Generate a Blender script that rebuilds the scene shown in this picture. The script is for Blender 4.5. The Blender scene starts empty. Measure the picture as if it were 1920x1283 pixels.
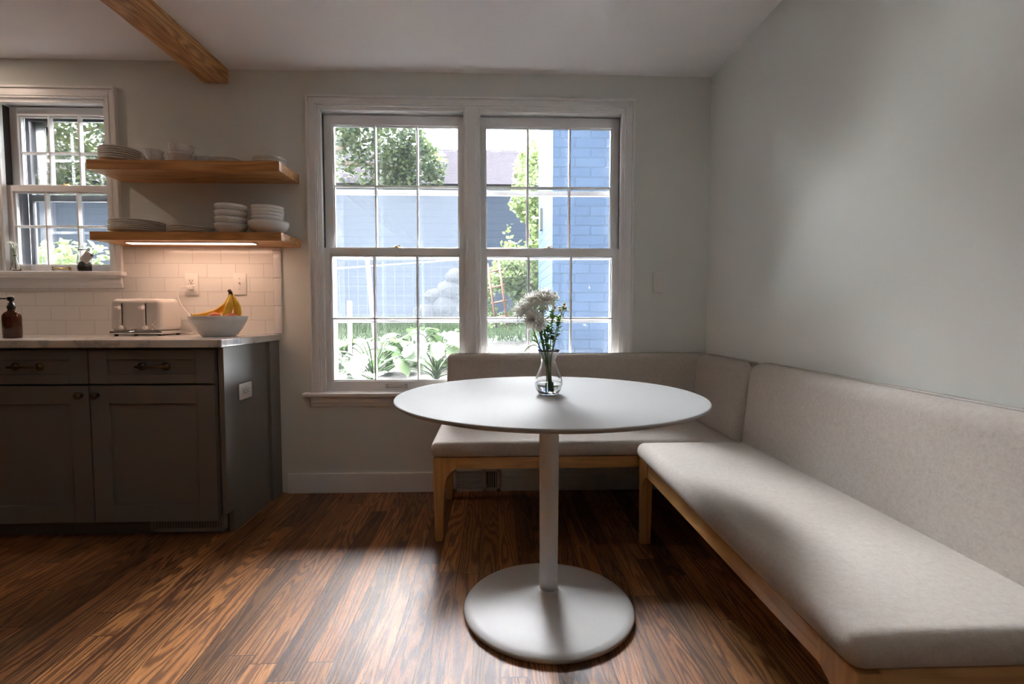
import bpy, bmesh, math, random
from mathutils import Vector, Matrix, noise
S = bpy.context.scene
C = S.collection
PI = math.pi
random.seed(7)
# ------------------------------------------------------------------ camera, world, light, exposure
W = 2.97            # inner face of the window wall (camera stands over the origin, looking along +Y)
cam_d = bpy.data.cameras.new('camera'); cam = bpy.data.objects.new('camera', cam_d); C.objects.link(cam)
cam_d.sensor_width = 36; cam_d.lens = 18.0; cam_d.clip_start = 0.05; cam_d.clip_end = 200
cam.location = (0, 0, 1.042)
PITCH = math.atan(53.5/960); YAW = math.atan(33/961.5)
cam.rotation_euler = (PI/2-PITCH, 0, -YAW)
S.camera = cam
S.view_settings.view_transform = 'Standard'; S.view_settings.look = 'None'
S.view_settings.gamma = 1; S.view_settings.use_curve_mapping = False
S.view_settings.exposure = 1.92
S.cycles.max_bounces = 10; S.cycles.diffuse_bounces = 5; S.cycles.glossy_bounces = 4
S.cycles.transmission_bounces = 8; S.cycles.transparent_max_bounces = 16
S.cycles.sample_clamp_indirect = 80; S.cycles.caustics_reflective = False; S.cycles.caustics_refractive = False

world = bpy.data.worlds.new('overcast_sky'); S.world = world; world.use_nodes = True
wn = world.node_tree.nodes; wl = world.node_tree.links; wn.clear()
wo = wn.new('ShaderNodeOutputWorld'); bg = wn.new('ShaderNodeBackground'); tc = wn.new('ShaderNodeTexCoord')
sx = wn.new('ShaderNodeSeparateXYZ'); mr = wn.new('ShaderNodeMapRange')
wl.new(tc.outputs['Generated'], sx.inputs[0]); wl.new(sx.outputs[2], mr.inputs[0])
SKY_LOW, SKY_HIGH = 4.5, 4.5
mr.inputs[1].default_value = 0.0; mr.inputs[2].default_value = 0.9
mr.inputs[3].default_value = SKY_LOW; mr.inputs[4].default_value = SKY_HIGH
bg.inputs[0].default_value = (0.93, 0.97, 1.0, 1)
wl.new(mr.outputs[0], bg.inputs[1]); wl.new(bg.outputs[0], wo.inputs[0])

def area(name, loc, rot, sx_, sy_, power, color=(1, 1, 1), portal=False):
    l = bpy.data.lights.new(name, 'AREA'); l.shape = 'RECTANGLE'; l.size = sx_; l.size_y = sy_; l.energy = power; l.color = color
    o = bpy.data.objects.new(name, l); C.objects.link(o); o.location = loc; o.rotation_euler = rot
    if portal: l.cycles.is_portal = True
    return o
# the bright part of the cloud cover, high over the garden: a very soft sun
sun_d = bpy.data.lights.new('soft_sun', 'SUN'); sun_d.energy = 92.0; sun_d.angle = math.radians(112); sun_d.color = (.95, .98, 1.0)
sun = bpy.data.objects.new('soft_sun', sun_d); C.objects.link(sun); sun.location = (-3, 12, 12)
sun.rotation_euler = Vector((.58, -1.0, -.80)).to_track_quat('-Z', 'Y').to_euler()
# sky portals: they only guide the sampling of the sky through the two windows
area('sky_portal', (-0.12, 3.19, 1.40), (-PI/2, 0, 0), 1.75, 1.60, 1, portal=True)
area('sky_portal', (-2.44, 3.19, 1.74), (-PI/2, 0, 0), 0.62, 0.95, 1, portal=True)

# added fill lamp outside the big window, standing in for ground-bounced daylight
area('bounce_fill_lamp', (-.12, 3.62, .44), (PI+math.radians(25), 0, 0), 2.2, .70, 52, (.93, .97, 1.0))

# ------------------------------------------------------------------ materials
def mat(name, color=(.8, .8, .8), rough=.5, metal=0.0, spec=.5, coat=0, bump=None, vary=None, sheen=0, trans=0, ior=1.45, emit=None):
    m = bpy.data.materials.new(name); m.use_nodes = True
    nt = m.node_tree; n = nt.nodes; b = n['Principled BSDF']
    b.inputs['Base Color'].default_value = (*color, 1); b.inputs['Roughness'].default_value = rough
    b.inputs['Metallic'].default_value = metal; b.inputs['Specular IOR Level'].default_value = spec
    b.inputs['Coat Weight'].default_value = coat; b.inputs['IOR'].default_value = ior
    b.inputs['Transmission Weight'].default_value = trans; b.inputs['Sheen Weight'].default_value = sheen
    if emit:
        b.inputs['Emission Color'].default_value = (*emit[0], 1); b.inputs['Emission Strength'].default_value = emit[1]
    geo = n.new('ShaderNodeNewGeometry')
    if vary:   # (scale, amount): faint mottling of the colour
        nz = n.new('ShaderNodeTexNoise'); nz.inputs['Scale'].default_value = vary[0]; nz.inputs['Detail'].default_value = 4
        nt.links.new(geo.outputs['Position'], nz.inputs['Vector'])
        mx = n.new('ShaderNodeMix'); mx.data_type = 'RGBA'
        a = vary[1]
        mx.inputs[6].default_value = (*[max(0, c*(1-a)) for c in color], 1); mx.inputs[7].default_value = (*[min(1, c*(1+a)) for c in color], 1)
        nt.links.new(nz.outputs['Fac'], mx.inputs[0]); nt.links.new(mx.outputs[2], b.inputs['Base Color'])
    if bump:   # (scale, strength, distance)
        nz = n.new('ShaderNodeTexNoise'); nz.inputs['Scale'].default_value = bump[0]; nz.inputs['Detail'].default_value = 3
        nt.links.new(geo.outputs['Position'], nz.inputs['Vector'])
        bp = n.new('ShaderNodeBump'); bp.inputs['Strength'].default_value = bump[1]; bp.inputs['Distance'].default_value = bump[2]
        nt.links.new(nz.outputs['Fac'], bp.inputs['Height']); nt.links.new(bp.outputs[0], b.inputs['Normal'])
    return m

class NT:   # small node-building helper
    def __init__(s, name):
        s.m = bpy.data.materials.new(name); s.m.use_nodes = True; s.t = s.m.node_tree; s.n = s.t.nodes; s.b = s.n['Principled BSDF']
        s.pos = s.n.new('ShaderNodeNewGeometry').outputs['Position']
    def link(s, a, b): s.t.links.new(a, b)
    def put(s, sock, v):
        if isinstance(v, bpy.types.NodeSocket): s.link(v, sock)
        else: sock.default_value = v
    def math(s, op, a, b=0.0, c=0.0):
        x = s.n.new('ShaderNodeMath'); x.operation = op
        s.put(x.inputs[0], a); s.put(x.inputs[1], b); s.put(x.inputs[2], c); return x.outputs[0]
    def sep(s, v):
        x = s.n.new('ShaderNodeSeparateXYZ'); s.link(v, x.inputs[0]); return x.outputs
    def comb(s, a, b, c):
        x = s.n.new('ShaderNodeCombineXYZ'); s.put(x.inputs[0], a); s.put(x.inputs[1], b); s.put(x.inputs[2], c); return x.outputs[0]
    def noise(s, v, scale, detail=3, rough=.5):
        x = s.n.new('ShaderNodeTexNoise'); s.link(v, x.inputs['Vector']); x.inputs['Scale'].default_value = scale
        x.inputs['Detail'].default_value = detail; x.inputs['Roughness'].default_value = rough; return x.outputs['Fac']
    def white(s, v):
        x = s.n.new('ShaderNodeTexWhiteNoise'); s.link(v, x.inputs['Vector']); return x.outputs['Value']
    def ramp(s, f, stops):
        x = s.n.new('ShaderNodeValToRGB'); s.link(f, x.inputs[0]); e = x.color_ramp.elements
        while len(e) < len(stops): e.new(.5)
        for i, (p, c) in enumerate(stops): e[i].position = p; e[i].color = (*c, 1)
        return x.outputs[0]
    def mix(s, f, a, b, mode='MIX'):
        x = s.n.new('ShaderNodeMix'); x.data_type = 'RGBA'; x.blend_type = mode
        s.put(x.inputs[0], f)
        for i, v in ((6, a), (7, b)):
            if isinstance(v, tuple) and len(v) == 3: v = (*v, 1)
            s.put(x.inputs[i], v)
        return x.outputs[2]
    def bump(s, h, strength, dist):
        x = s.n.new('ShaderNodeBump'); x.inputs['Strength'].default_value = strength; x.inputs['Distance'].default_value = dist
        s.link(h, x.inputs['Height']); s.link(x.outputs[0], s.b.inputs['Normal'])
    def std(s, rough, spec=.5):
        s.b.inputs['Roughness'].default_value = rough; s.b.inputs['Specular IOR Level'].default_value = spec

def floor_mat():
    k = NT('stained_oak_strip_floor'); x, y, z = k.sep(k.pos)
    BW, BL = .083, 1.25
    bi = k.math('FLOOR', k.math('DIVIDE', k.math('ADD', x, 9.03), BW))
    fx = k.math('FRACT', k.math('DIVIDE', k.math('ADD', x, 9.03), BW))
    r1 = k.white(k.comb(bi, 3.3, 0))
    yy = k.math('ADD', k.math('DIVIDE', k.math('ADD', y, 9.0), BL), k.math('MULTIPLY', r1, 7.0))
    bj = k.math('FLOOR', yy); fy = k.math('FRACT', yy)
    r2 = k.white(k.comb(bi, bj, 1.7)); r3 = k.white(k.comb(bj, bi, 9.1))
    # growth rings: contour lines of a stretched noise, different on every board
    gx = k.math('ADD', k.math('MULTIPLY', x, 8.5), k.math('MULTIPLY', r2, 60.0))
    gy = k.math('ADD', k.math('MULTIPLY', y, k.math('ADD', .28, k.math('MULTIPLY', r3, .5))), k.math('MULTIPLY', r3, 40.0))
    v = k.comb(gx, gy, k.math('MULTIPLY', r2, 13.0))
    n1 = k.noise(v, 1.0, 2, .45)
    wob = k.noise(k.comb(k.math('MULTIPLY', x, 60), k.math('MULTIPLY', y, 22), r2), 1.0, 3, .6)
    ph = k.math('ADD', k.math('MULTIPLY', n1, 24.0), k.math('MULTIPLY', wob, .55))
    rings = k.math('FRACT', ph)
    rings = k.math('ABSOLUTE', k.math('SUBTRACT', k.math('MULTIPLY', rings, 2), 1))
    pores = k.noise(k.comb(k.math('MULTIPLY', x, 420), k.math('MULTIPLY', y, 14), r2), 1.0, 2, .6)
    light = k.mix(r2, (.300, .120, .040), (.520, .245, .085))
    dark = k.mix(r2, (.085, .031, .011), (.185, .072, .025))
    f = k.ramp(rings, [(0.0, (0, 0, 0)), (.34, (.22, .22, .22)), (.62, (1, 1, 1))])
    col = k.mix(f, dark, light)
    pf = k.ramp(pores, [(.40, (0, 0, 0)), (.56, (1, 1, 1))])
    col = k.mix(k.math('MULTIPLY', k.math('SUBTRACT', 1.0, pf), .55), col, dark)
    tone = k.math('ADD', .45, k.math('MULTIPLY', k.white(k.comb(bj, bi, 4.4)), .95))
    col = k.mix(1.0, col, k.comb(tone, tone, tone), 'MULTIPLY')
    ex = k.math('MINIMUM', fx, k.math('SUBTRACT', 1.0, fx)); ey = k.math('MINIMUM', fy, k.math('SUBTRACT', 1.0, fy))
    gap = k.math('MAXIMUM', k.math('LESS_THAN', ex, .015), k.math('LESS_THAN', ey, .0011))
    col = k.mix(k.math('MULTIPLY', gap, .8), col, (.015, .007, .004))
    k.link(col, k.b.inputs['Base Color'])
    h = k.math('SUBTRACT', k.math('MULTIPLY', pf, .35), k.math('MULTIPLY', gap, 2.0))
    h = k.math('ADD', h, k.math('MULTIPLY', f, .25))
    k.bump(h, .35, .0012)
    k.link(k.math('ADD', .38, k.math('MULTIPLY', pores, .10)), k.b.inputs['Roughness'])
    k.b.inputs['Specular IOR Level'].default_value = .40
    return k.m

def wood(name, axis, lo, hi, rings=9, rough=.45, knots=False, sc=1.0):
    k = NT(name); p = k.sep(k.pos); oi = k.n.new('ShaderNodeObjectInfo').outputs['Random']
    st = [9.0*sc]*3; st[axis] = 1.1*sc
    off = k.math('MULTIPLY', oi, 17.0)
    v = k.comb(*[k.math('ADD', k.math('MULTIPLY', p[i], st[i]), off) for i in range(3)])
    n1 = k.noise(v, 1.0, 2, .5)
    fr = k.math('FRACT', k.math('MULTIPLY', n1, rings))
    fr = k.math('ABSOLUTE', k.math('SUBTRACT', k.math('MULTIPLY', fr, 2), 1))
    st2 = [160.0]*3; st2[axis] = 5.0
    n2 = k.noise(k.comb(*[k.math('MULTIPLY', p[i], st2[i]) for i in range(3)]), 1.0, 3, .6)
    n3 = k.noise(v, .55, 2, .5)
    f = k.math('ADD', k.math('MULTIPLY', fr, .45), k.math('MULTIPLY', n2, .55))
    f = k.math('MULTIPLY', f, k.math('ADD', .55, n3))
    col = k.ramp(f, [(.12, lo), (.75, hi)])
    k.link(col, k.b.inputs['Base Color']); k.bump(n2, .15, .0008); k.std(rough)
    return k.m

def tile_mat():
    k = NT('glazed_white_subway_tile'); x, y, z = k.sep(k.pos)
    b = k.n.new('ShaderNodeTexBrick'); k.link(k.comb(k.math('ADD', x, 10.0+.045), k.math('SUBTRACT', z, .925), 0), b.inputs['Vector'])
    b.offset = .5; b.inputs['Scale'].default_value = 1.0
    b.inputs['Brick Width'].default_value = .1575; b.inputs['Row Height'].default_value = .0797
    b.inputs['Mortar Size'].default_value = .0013; b.inputs['Mortar Smooth'].default_value = .3
    b.inputs['Color1'].default_value = (.80, .78, .75, 1); b.inputs['Color2'].default_value = (.77, .75, .72, 1); b.inputs['Mortar'].default_value = (.55, .52, .49, 1)
    k.link(b.outputs['Color'], k.b.inputs['Base Color'])
    h = k.math('ADD', k.math('SUBTRACT', 1.0, b.outputs['Fac']), k.math('MULTIPLY', k.noise(k.pos, 14, 2), .25))
    k.bump(h, .5, .0012); k.std(.14)
    return k.m

def brick_mat(name, c1, c2, mortar, axis='x', bw=.215, rh=.067, ms=.009):
    k = NT(name); x, y, z = k.sep(k.pos)
    u = k.math('ADD', x, y)
    b = k.n.new('ShaderNodeTexBrick'); k.link(k.comb(k.math('ADD', u, 20.0), z, 0), b.inputs['Vector'])
    b.inputs['Scale'].default_value = 1.0; b.inputs['Brick Width'].default_value = bw; b.inputs['Row Height'].default_value = rh
    b.inputs['Mortar Size'].default_value = ms; b.inputs['Mortar Smooth'].default_value = .6
    b.inputs['Color1'].default_value = (*c1, 1); b.inputs['Color2'].default_value = (*c2, 1); b.inputs['Mortar'].default_value = (*mortar, 1)
    n = k.noise(k.pos, 26, 5, .6)
    chips = k.math('GREATER_THAN', k.noise(k.comb(k.math('MULTIPLY', x, 22), k.math('MULTIPLY', y, 22), k.math('MULTIPLY', z, 9)), 1.0, 2), .76)
    col = k.mix(k.math('MULTIPLY', chips, .7), b.outputs['Color'], (.18, .19, .19))
    k.link(col, k.b.inputs['Base Color'])
    k.bump(k.math('ADD', k.math('SUBTRACT', 1.0, b.outputs['Fac']), k.math('MULTIPLY', n, .5)), .9, .012); k.std(.8, .03)
    return k.m

def siding_mat():
    k = NT('painted_clapboard'); x, y, z = k.sep(k.pos)
    f = k.math('FRACT', k.math('DIVIDE', z, .118))
    n = k.noise(k.comb(k.math('MULTIPLY', x, .7), y, k.math('MULTIPLY', z, 9)), 1.0, 3)
    col = k.mix(n, (.024, .031, .043), (.030, .038, .052))
    col = k.mix(k.math('LESS_THAN', f, .10), col, (.022, .028, .042))
    k.link(col, k.b.inputs['Base Color']); k.bump(k.math('SUBTRACT', 1.0, f), .6, .02); k.std(.9, .05)
    return k.m

def ground_mat():
    k = NT('garden_ground'); x, y, z = k.sep(k.pos)
    n = k.noise(k.pos, 1.3, 4); n2 = k.noise(k.pos, 18, 5, .65)
    soil = k.ramp(n2, [(.3, (.004, .0035, .003)), (.5, (.013, .0100, .0074)), (.7, (.025, .020, .0155))])
    gr = k.ramp(n2, [(.3, (.006, .011, .004)), (.7, (.014, .024, .009))])
    e = k.math('GREATER_THAN', k.math('ADD', y, k.math('MULTIPLY', n, 1.2)), 7.2)
    k.link(k.mix(e, soil, gr), k.b.inputs['Base Color']); k.bump(n2, .8, .04); k.std(.9)
    return k.m

def leaf_mat(name, a, b):
    k = NT(name); g = k.n.new('ShaderNodeNewGeometry')
    col = k.mix(g.outputs['Random Per Island'], a, b)
    k.link(col, k.b.inputs['Base Color']); k.std(.55, .3)
    tr = k.n.new('ShaderNodeBsdfTranslucent'); k.link(col, tr.inputs[0])
    mx = k.n.new('ShaderNodeMixShader'); mx.inputs[0].default_value = .4
    k.link(k.b.outputs[0], mx.inputs[1]); k.link(tr.outputs[0], mx.inputs[2])
    out = [n for n in k.n if n.type == 'OUTPUT_MATERIAL'][0]; k.link(mx.outputs[0], out.inputs[0])
    return k.m

def pane_mat(name, haze, hazecol, refl=True):
    """clear sheet that mirrors a little and, where it is dusty or a mesh screen, scatters some daylight"""
    k = NT(name); k.n.remove(k.b)
    out = [n for n in k.n if n.type == 'OUTPUT_MATERIAL'][0]
    tp = k.n.new('ShaderNodeBsdfTransparent'); cur = tp.outputs[0]
    if haze > 0:
        tl = k.n.new('ShaderNodeBsdfTranslucent'); tl.inputs[0].default_value = (*hazecol, 1)
        mx = k.n.new('ShaderNodeMixShader'); mx.inputs[0].default_value = haze
        k.link(cur, mx.inputs[1]); k.link(tl.outputs[0], mx.inputs[2]); cur = mx.outputs[0]
    if refl:
        gl = k.n.new('ShaderNodeBsdfGlossy'); gl.inputs['Roughness'].default_value = .0
        fr = k.n.new('ShaderNodeFresnel'); fr.inputs[0].default_value = 1.5
        mx = k.n.new('ShaderNodeMixShader'); k.link(k.math('MULTIPLY', fr.outputs[0], 1.0), mx.inputs[0])
        k.link(cur, mx.inputs[1]); k.link(gl.outputs[0], mx.inputs[2]); cur = mx.outputs[0]
    k.link(cur, out.inputs[0])
    return k.m

def marble_mat():
    k = NT('white_marble'); n = k.noise(k.pos, 3.0, 6, .6)
    v = k.comb(*[k.math('ADD', p, k.math('MULTIPLY', n, .5)) for p in k.sep(k.pos)])
    w = k.noise(v, 5.0, 4, .5)
    d = k.math('ABSOLUTE', k.math('SUBTRACT', w, .5))
    k.link(k.ramp(d, [(0, (.50, .50, .52)), (.035, (.70, .69, .68)), (.12, (.78, .77, .755))]), k.b.inputs['Base Color']); k.std(.16)
    return k.m

def fabric_mat():
    k = NT('oatmeal_woven_fabric'); x, y, z = k.sep(k.pos)
    a = k.noise(k.comb(k.math('MULTIPLY', x, 900), k.math('MULTIPLY', y, 120), k.math('MULTIPLY', z, 120)), 1.0, 2)
    b = k.noise(k.comb(k.math('MULTIPLY', x, 120), k.math('MULTIPLY', y, 900), k.math('MULTIPLY', z, 700)), 1.0, 2)
    f = k.math('ADD', k.math('MULTIPLY', a, .5), k.math('MULTIPLY', b, .5))
    big = k.noise(k.pos, 60, 4, .7)
    col = k.ramp(k.math('ADD', k.math('MULTIPLY', f, .6), k.math('MULTIPLY', big, .4)), [(.34, (.43, .385, .345)), (.50, (.52, .472, .43)), (.64, (.575, .53, .485))])
    k.link(col, k.b.inputs['Base Color']); k.bump(f, .35, .0012); k.std(.9, .2); k.b.inputs['Sheen Weight'].default_value = .15
    return k.m

M = {}
M['wall'] = mat('warm_white_wall_paint', (.775, .80, .77), .75, bump=(140, .08, .001), vary=(1.2, .015), spec=.3)
M['farwall'] = mat('darkened_unseen_wall', (.20, .19, .18), .8)  # unseen walls, darkened to cut the light bounced back into the room
M['ceil'] = mat('ceiling_paint', (.90, .89, .895), .85, spec=.2)
M['trim'] = mat('white_satin_trim_paint', (.88, .88, .885), .35)
M['floor'] = floor_mat()
M['tile'] = tile_mat()
M['cab'] = mat('greige_cabinet_paint', (.19, .182, .175), .42)
M['cabdark'] = mat('cabinet_shadow_interior', (.05, .045, .04), .8)
M['marble'] = marble_mat()
M['brass'] = mat('aged_brass', (.17, .115, .065), .35, metal=1)
M['brass2'] = mat('polished_brass', (.75, .55, .25), .25, metal=1)
M['nickel'] = mat('brushed_nickel', (.55, .54, .52), .3, metal=1)
M['shelfwood'] = wood('oiled_alder_shelf', 0, (.33, .145, .042), (.68, .35, .125), 10, .42)
M['beamwood'] = wood('stained_fir_beam', 1, (.24, .105, .030), (.68, .36, .135), 14, .5)
M['benchwood'] = wood('light_oak_frame', 0, (.44, .22, .075), (.64, .37, .145), 6, .40, sc=1.2)
M['benchwood_z'] = wood('light_oak_leg', 2, (.46, .235, .08), (.66, .385, .15), 6, .40, sc=1.2)
M['benchwood_y'] = wood('light_oak_rail', 1, (.44, .22, .075), (.64, .37, .145), 6, .32, sc=1.2)
M['fabric'] = fabric_mat()
M['tablewhite'] = mat('white_lacquer', (.375, .378, .38), .50, spec=.02)
M['basewhite'] = mat('white_powder_coat', (.60, .60, .598), .34, spec=.2)
M['ceramic'] = mat('white_glazed_ceramic', (.82, .81, .80), .15)
M['plate'] = mat('stoneware_glaze', (.80, .78, .75), .25)
M['plastic'] = mat('white_plastic', (.78, .76, .73), .35)
M['slot'] = mat('dark_slot', (.02, .02, .02), .6)
M['glass'] = pane_mat('window_glass', .0010, (.80, .86, .95))
M['screen2'] = pane_mat('fine_insect_screen_mesh', .003, (.62, .70, .82), refl=False)
M['screen'] = pane_mat('insect_screen_mesh', .020, (.62, .70, .82), refl=False)
M['led'] = mat('led_diffuser', (1, .9, .8), .5, emit=((1.0, .64, .46), 6.0))
M['bulb'] = mat('warm_lamp_lens', (1, .9, .8), .5, emit=((1.0, .70, .42), 6.0))
M['bulb_bright'] = mat('bright_warm_lamp_lens', (1, .9, .8), .5, emit=((1.0, .76, .60), 52.0))
M['amber'] = mat('amber_glass', (.075, .020, .007), .07, trans=.35)
M['soap'] = mat('black_pump_plastic', (.012, .012, .012), .3)
M['toaster'] = mat('cream_toaster_shell', (.70, .66, .62), .22)
M['chrome'] = mat('chrome', (.75, .75, .75), .12, metal=1)
M['banana'] = mat('banana_peel', (.92, .53, .05), .45, vary=(30, .22))
M['bananatip'] = mat('banana_stem_brown', (.13, .060, .02), .6)
M['peach'] = mat('peach_skin', (.75, .20, .10), .5, vary=(14, .45))
M['clear'] = mat('clear_glass', (1, 1, 1), .0, trans=1, ior=1.45)
M['water'] = mat('water', (.93, .97, .97), .0, trans=1, ior=1.33)
M['stem'] = mat('flower_stem_green', (.10, .20, .045), .5, vary=(60, .25))
M['leafy'] = leaf_mat('chrysanthemum_leaf', (.10, .21, .03), (.20, .36, .07))
M['petal'] = leaf_mat('white_petal', (.80, .79, .74), (.90, .89, .85))
M['center'] = mat('flower_center', (.30, .28, .05), .7)
M['moss'] = mat('dark_moss', (.07, .09, .03), .9, bump=(200, .8, .004), vary=(80, .5))
M['paper'] = mat('printed_paper_tag', (.62, .60, .57), .8)
M['ink'] = mat('ink', (.06, .06, .06), .8)
M['twine'] = mat('twine', (.40, .26, .13), .9)
M['siding'] = siding_mat()
M['brick'] = brick_mat('blue_painted_brick', (.0165, .0250, .0420), (.0195, .0290, .0475), (.0215, .0310, .0480), bw=.26, rh=.0815, ms=.006)
M['roof'] = mat('weathered_shingle', (.028, .026, .030), 1.0, spec=0, bump=(40, .6, .02), vary=(9, .2))
M['ground'] = ground_mat()
M['leaf_dark'] = leaf_mat('dark_tree_leaf', (.013, .024, .016), (.042, .058, .020))
M['leaf_mid'] = leaf_mat('mid_tree_leaf', (.010, .024, .008), (.045, .058, .016))
M['leaf_light'] = leaf_mat('light_shrub_leaf', (.055, .080, .024), (.105, .135, .055))
M['leaf_big'] = leaf_mat('broad_leaf', (.016, .032, .013), (.044, .062, .030))
M['hydrangea'] = leaf_mat('hydrangea_head', (.65, .72, .62), (.85, .88, .84))
M['bark'] = mat('tree_bark', (.10, .075, .055), .9, bump=(30, .8, .02))
M['bounce_slab'] = mat('pale_reflector', (.80, .79, .78), .8, vary=(3, .03))  # kept pale so the added slab throws daylight up indoors
M['stone'] = mat('garden_boulder', (.015, .015, .0165), .85, bump=(9, .8, .05), vary=(4, .3))
M['postwhite'] = mat('white_post_paint', (.08, .08, .08), .6)
M['rust'] = mat('terracotta_trellis_wood', (.07, .030, .017), .8)
M['track'] = mat('dark_window_track', (.035, .03, .028), .5)
M['vent'] = mat('grey_vent_paint', (.42, .40, .38), .5)
M['wire'] = mat('galvanised_wire', (.035, .036, .038), .6)
M['weathered'] = mat('weathered_grey_frame', (.10, .10, .11), .6)

# ------------------------------------------------------------------ geometry helpers
class MB:
    def __init__(s): s.bm = bmesh.new(); s.mats = []; s.cur = 0; s.sm = False
    def use(s, key):
        if key not in s.mats: s.mats.append(key)
        s.cur = s.mats.index(key); return s
    def _f(s, vs, smooth=None):
        try: f = s.bm.faces.new(vs)
        except ValueError: return None
        f.material_index = s.cur; f.smooth = s.sm if smooth is None else smooth; return f
    def box(s, x0, x1, y0, y1, z0, z1):
        v = [s.bm.verts.new((x, y, z)) for x in (x0, x1) for y in (y0, y1) for z in (z0, z1)]
        for q in ((0, 1, 3, 2), (4, 6, 7, 5), (0, 4, 5, 1), (2, 3, 7, 6), (0, 2, 6, 4), (1, 5, 7, 3)): s._f([v[i] for i in q], False)
        return s
    def rbox(s, x0, x1, y0, y1, z0, z1, r=.01, n=4, seg=1, crown=0, warp=None, rxyz=None):
        """rounded box on a graded grid; seg = extra spans in the flats; crown lifts the middle of the top"""
        c0, c1 = Vector((x0, y0, z0)), Vector((x1, y1, z1)); axes = []
        for i in range(3):
            a, b = c0[i], c1[i]; L = [a + r*(1-math.cos(PI/2*k/n)) for k in range(n)] + [a+r+(b-a-2*r)*k/seg for k in range(seg+1)]
            L += [b - r*(1-math.cos(PI/2*(n-1-k)/n)) for k in range(n)]
            L[0] = a; L[-1] = b; axes.append(L)
        cache = {}
        def vert(i, j, k):
            key = (i, j, k)
            if key in cache: return cache[key]
            p = Vector((axes[0][i], axes[1][j], axes[2][k]))
            q = Vector([min(max(p[t], c0[t]+r), c1[t]-r) for t in range(3)])
            d = p-q
            if d.length > 1e-9: p = q + d.normalized()*r
            if crown and k > len(axes[2])//2:
                u = (p.x-x0)/(x1-x0)*2-1; v = (p.y-y0)/(y1-y0)*2-1
                p.z += crown*max(0, 1-abs(u)**3)*max(0, 1-abs(v)**3)
            if warp: p = Vector(warp(p))
            cache[key] = s.bm.verts.new(p); return cache[key]
        n0, n1, n2 = [len(a)-1 for a in axes]
        for i in range(n0):
            for j in range(n1):
                s._f([vert(i, j, 0), vert(i, j+1, 0), vert(i+1, j+1, 0), vert(i+1, j, 0)], True)
                s._f([vert(i, j, n2), vert(i+1, j, n2), vert(i+1, j+1, n2), vert(i, j+1, n2)], True)
        for i in range(n0):
            for k in range(n2):
                s._f([vert(i, 0, k), vert(i+1, 0, k), vert(i+1, 0, k+1), vert(i, 0, k+1)], True)
                s._f([vert(i, n1, k), vert(i, n1, k+1), vert(i+1, n1, k+1), vert(i+1, n1, k)], True)
        for j in range(n1):
            for k in range(n2):
                s._f([vert(0, j, k), vert(0, j, k+1), vert(0, j+1, k+1), vert(0, j+1, k)], True)
                s._f([vert(n0, j, k), vert(n0, j+1, k), vert(n0, j+1, k+1), vert(n0, j, k+1)], True)
        return s
    def lathe(s, prof, c=(0, 0, 0), n=40, axis='z', ribs=None, smooth=True):
        """prof: (radius, height) pairs; axis: the spin axis"""
        def P(r, h, a):
            if ribs and r > 1e-5: r = r*(1+ribs[1]*math.cos(ribs[0]*a))
            u, v = r*math.cos(a), r*math.sin(a)
            q = {'z': (u, v, h), 'y': (v, h, u), 'x': (h, u, v)}[axis]
            return (q[0]+c[0], q[1]+c[1], q[2]+c[2])
        rows = []
        for r, h in prof:
            if r < 1e-6: rows.append([s.bm.verts.new(P(0, h, 0))])
            else: rows.append([s.bm.verts.new(P(r, h, 2*PI*i/n)) for i in range(n)])
        for a, b in zip(rows, rows[1:]):
            for i in range(n):
                j = (i+1) % n
                if len(a) == 1 and len(b) == 1: continue
                if len(a) == 1: s._f([a[0], b[j], b[i]], smooth)
                elif len(b) == 1: s._f([a[i], a[j], b[0]], smooth)
                else: s._f([a[i], a[j], b[j], b[i]], smooth)
        return s
    def tube(s, pts, rad, n=8, caps=True):
        pts = [Vector(p) for p in pts]; rr = rad if isinstance(rad, (list, tuple)) else [rad]*len(pts)
        rows = []; prev = None
        for i, p in enumerate(pts):
            d = (pts[min(i+1, len(pts)-1)]-pts[max(i-1, 0)])
            if d.length < 1e-9: d = Vector((0, 0, 1))
            d.normalize()
            u = (prev - d*prev.dot(d)) if prev is not None else d.orthogonal()
            if u.length < 1e-6: u = d.orthogonal()
            u.normalize(); prev = u; w = d.cross(u)
            rows.append([s.bm.verts.new(p+(u*math.cos(2*PI*k/n)+w*math.sin(2*PI*k/n))*rr[i]) for k in range(n)])
        for a, b in zip(rows, rows[1:]):
            for k in range(n): s._f([a[k], a[(k+1) % n], b[(k+1) % n], b[k]], True)
        if caps: s._f(rows[0][::-1], True); s._f(rows[-1], True)
        return s
    def prism(s, poly, a0, a1, axis='y'):
        """poly of 2-D points pushed along axis: 'y' -> (x,z), 'x' -> (y,z), 'z' -> (x,y)"""
        f = {'y': lambda p, t: (p[0], t, p[1]), 'x': lambda p, t: (t, p[0], p[1]), 'z': lambda p, t: (p[0], p[1], t)}[axis]
        A = [s.bm.verts.new(f(p, a0)) for p in poly]; B = [s.bm.verts.new(f(p, a1)) for p in poly]
        s._f(A[::-1], False); s._f(B, False)
        for i in range(len(poly)): j = (i+1) % len(poly); s._f([A[i], A[j], B[j], B[i]], False)
        return s
    def quad(s, *p, smooth=False):
        s._f([s.bm.verts.new(q) for q in p], smooth); return s
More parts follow.
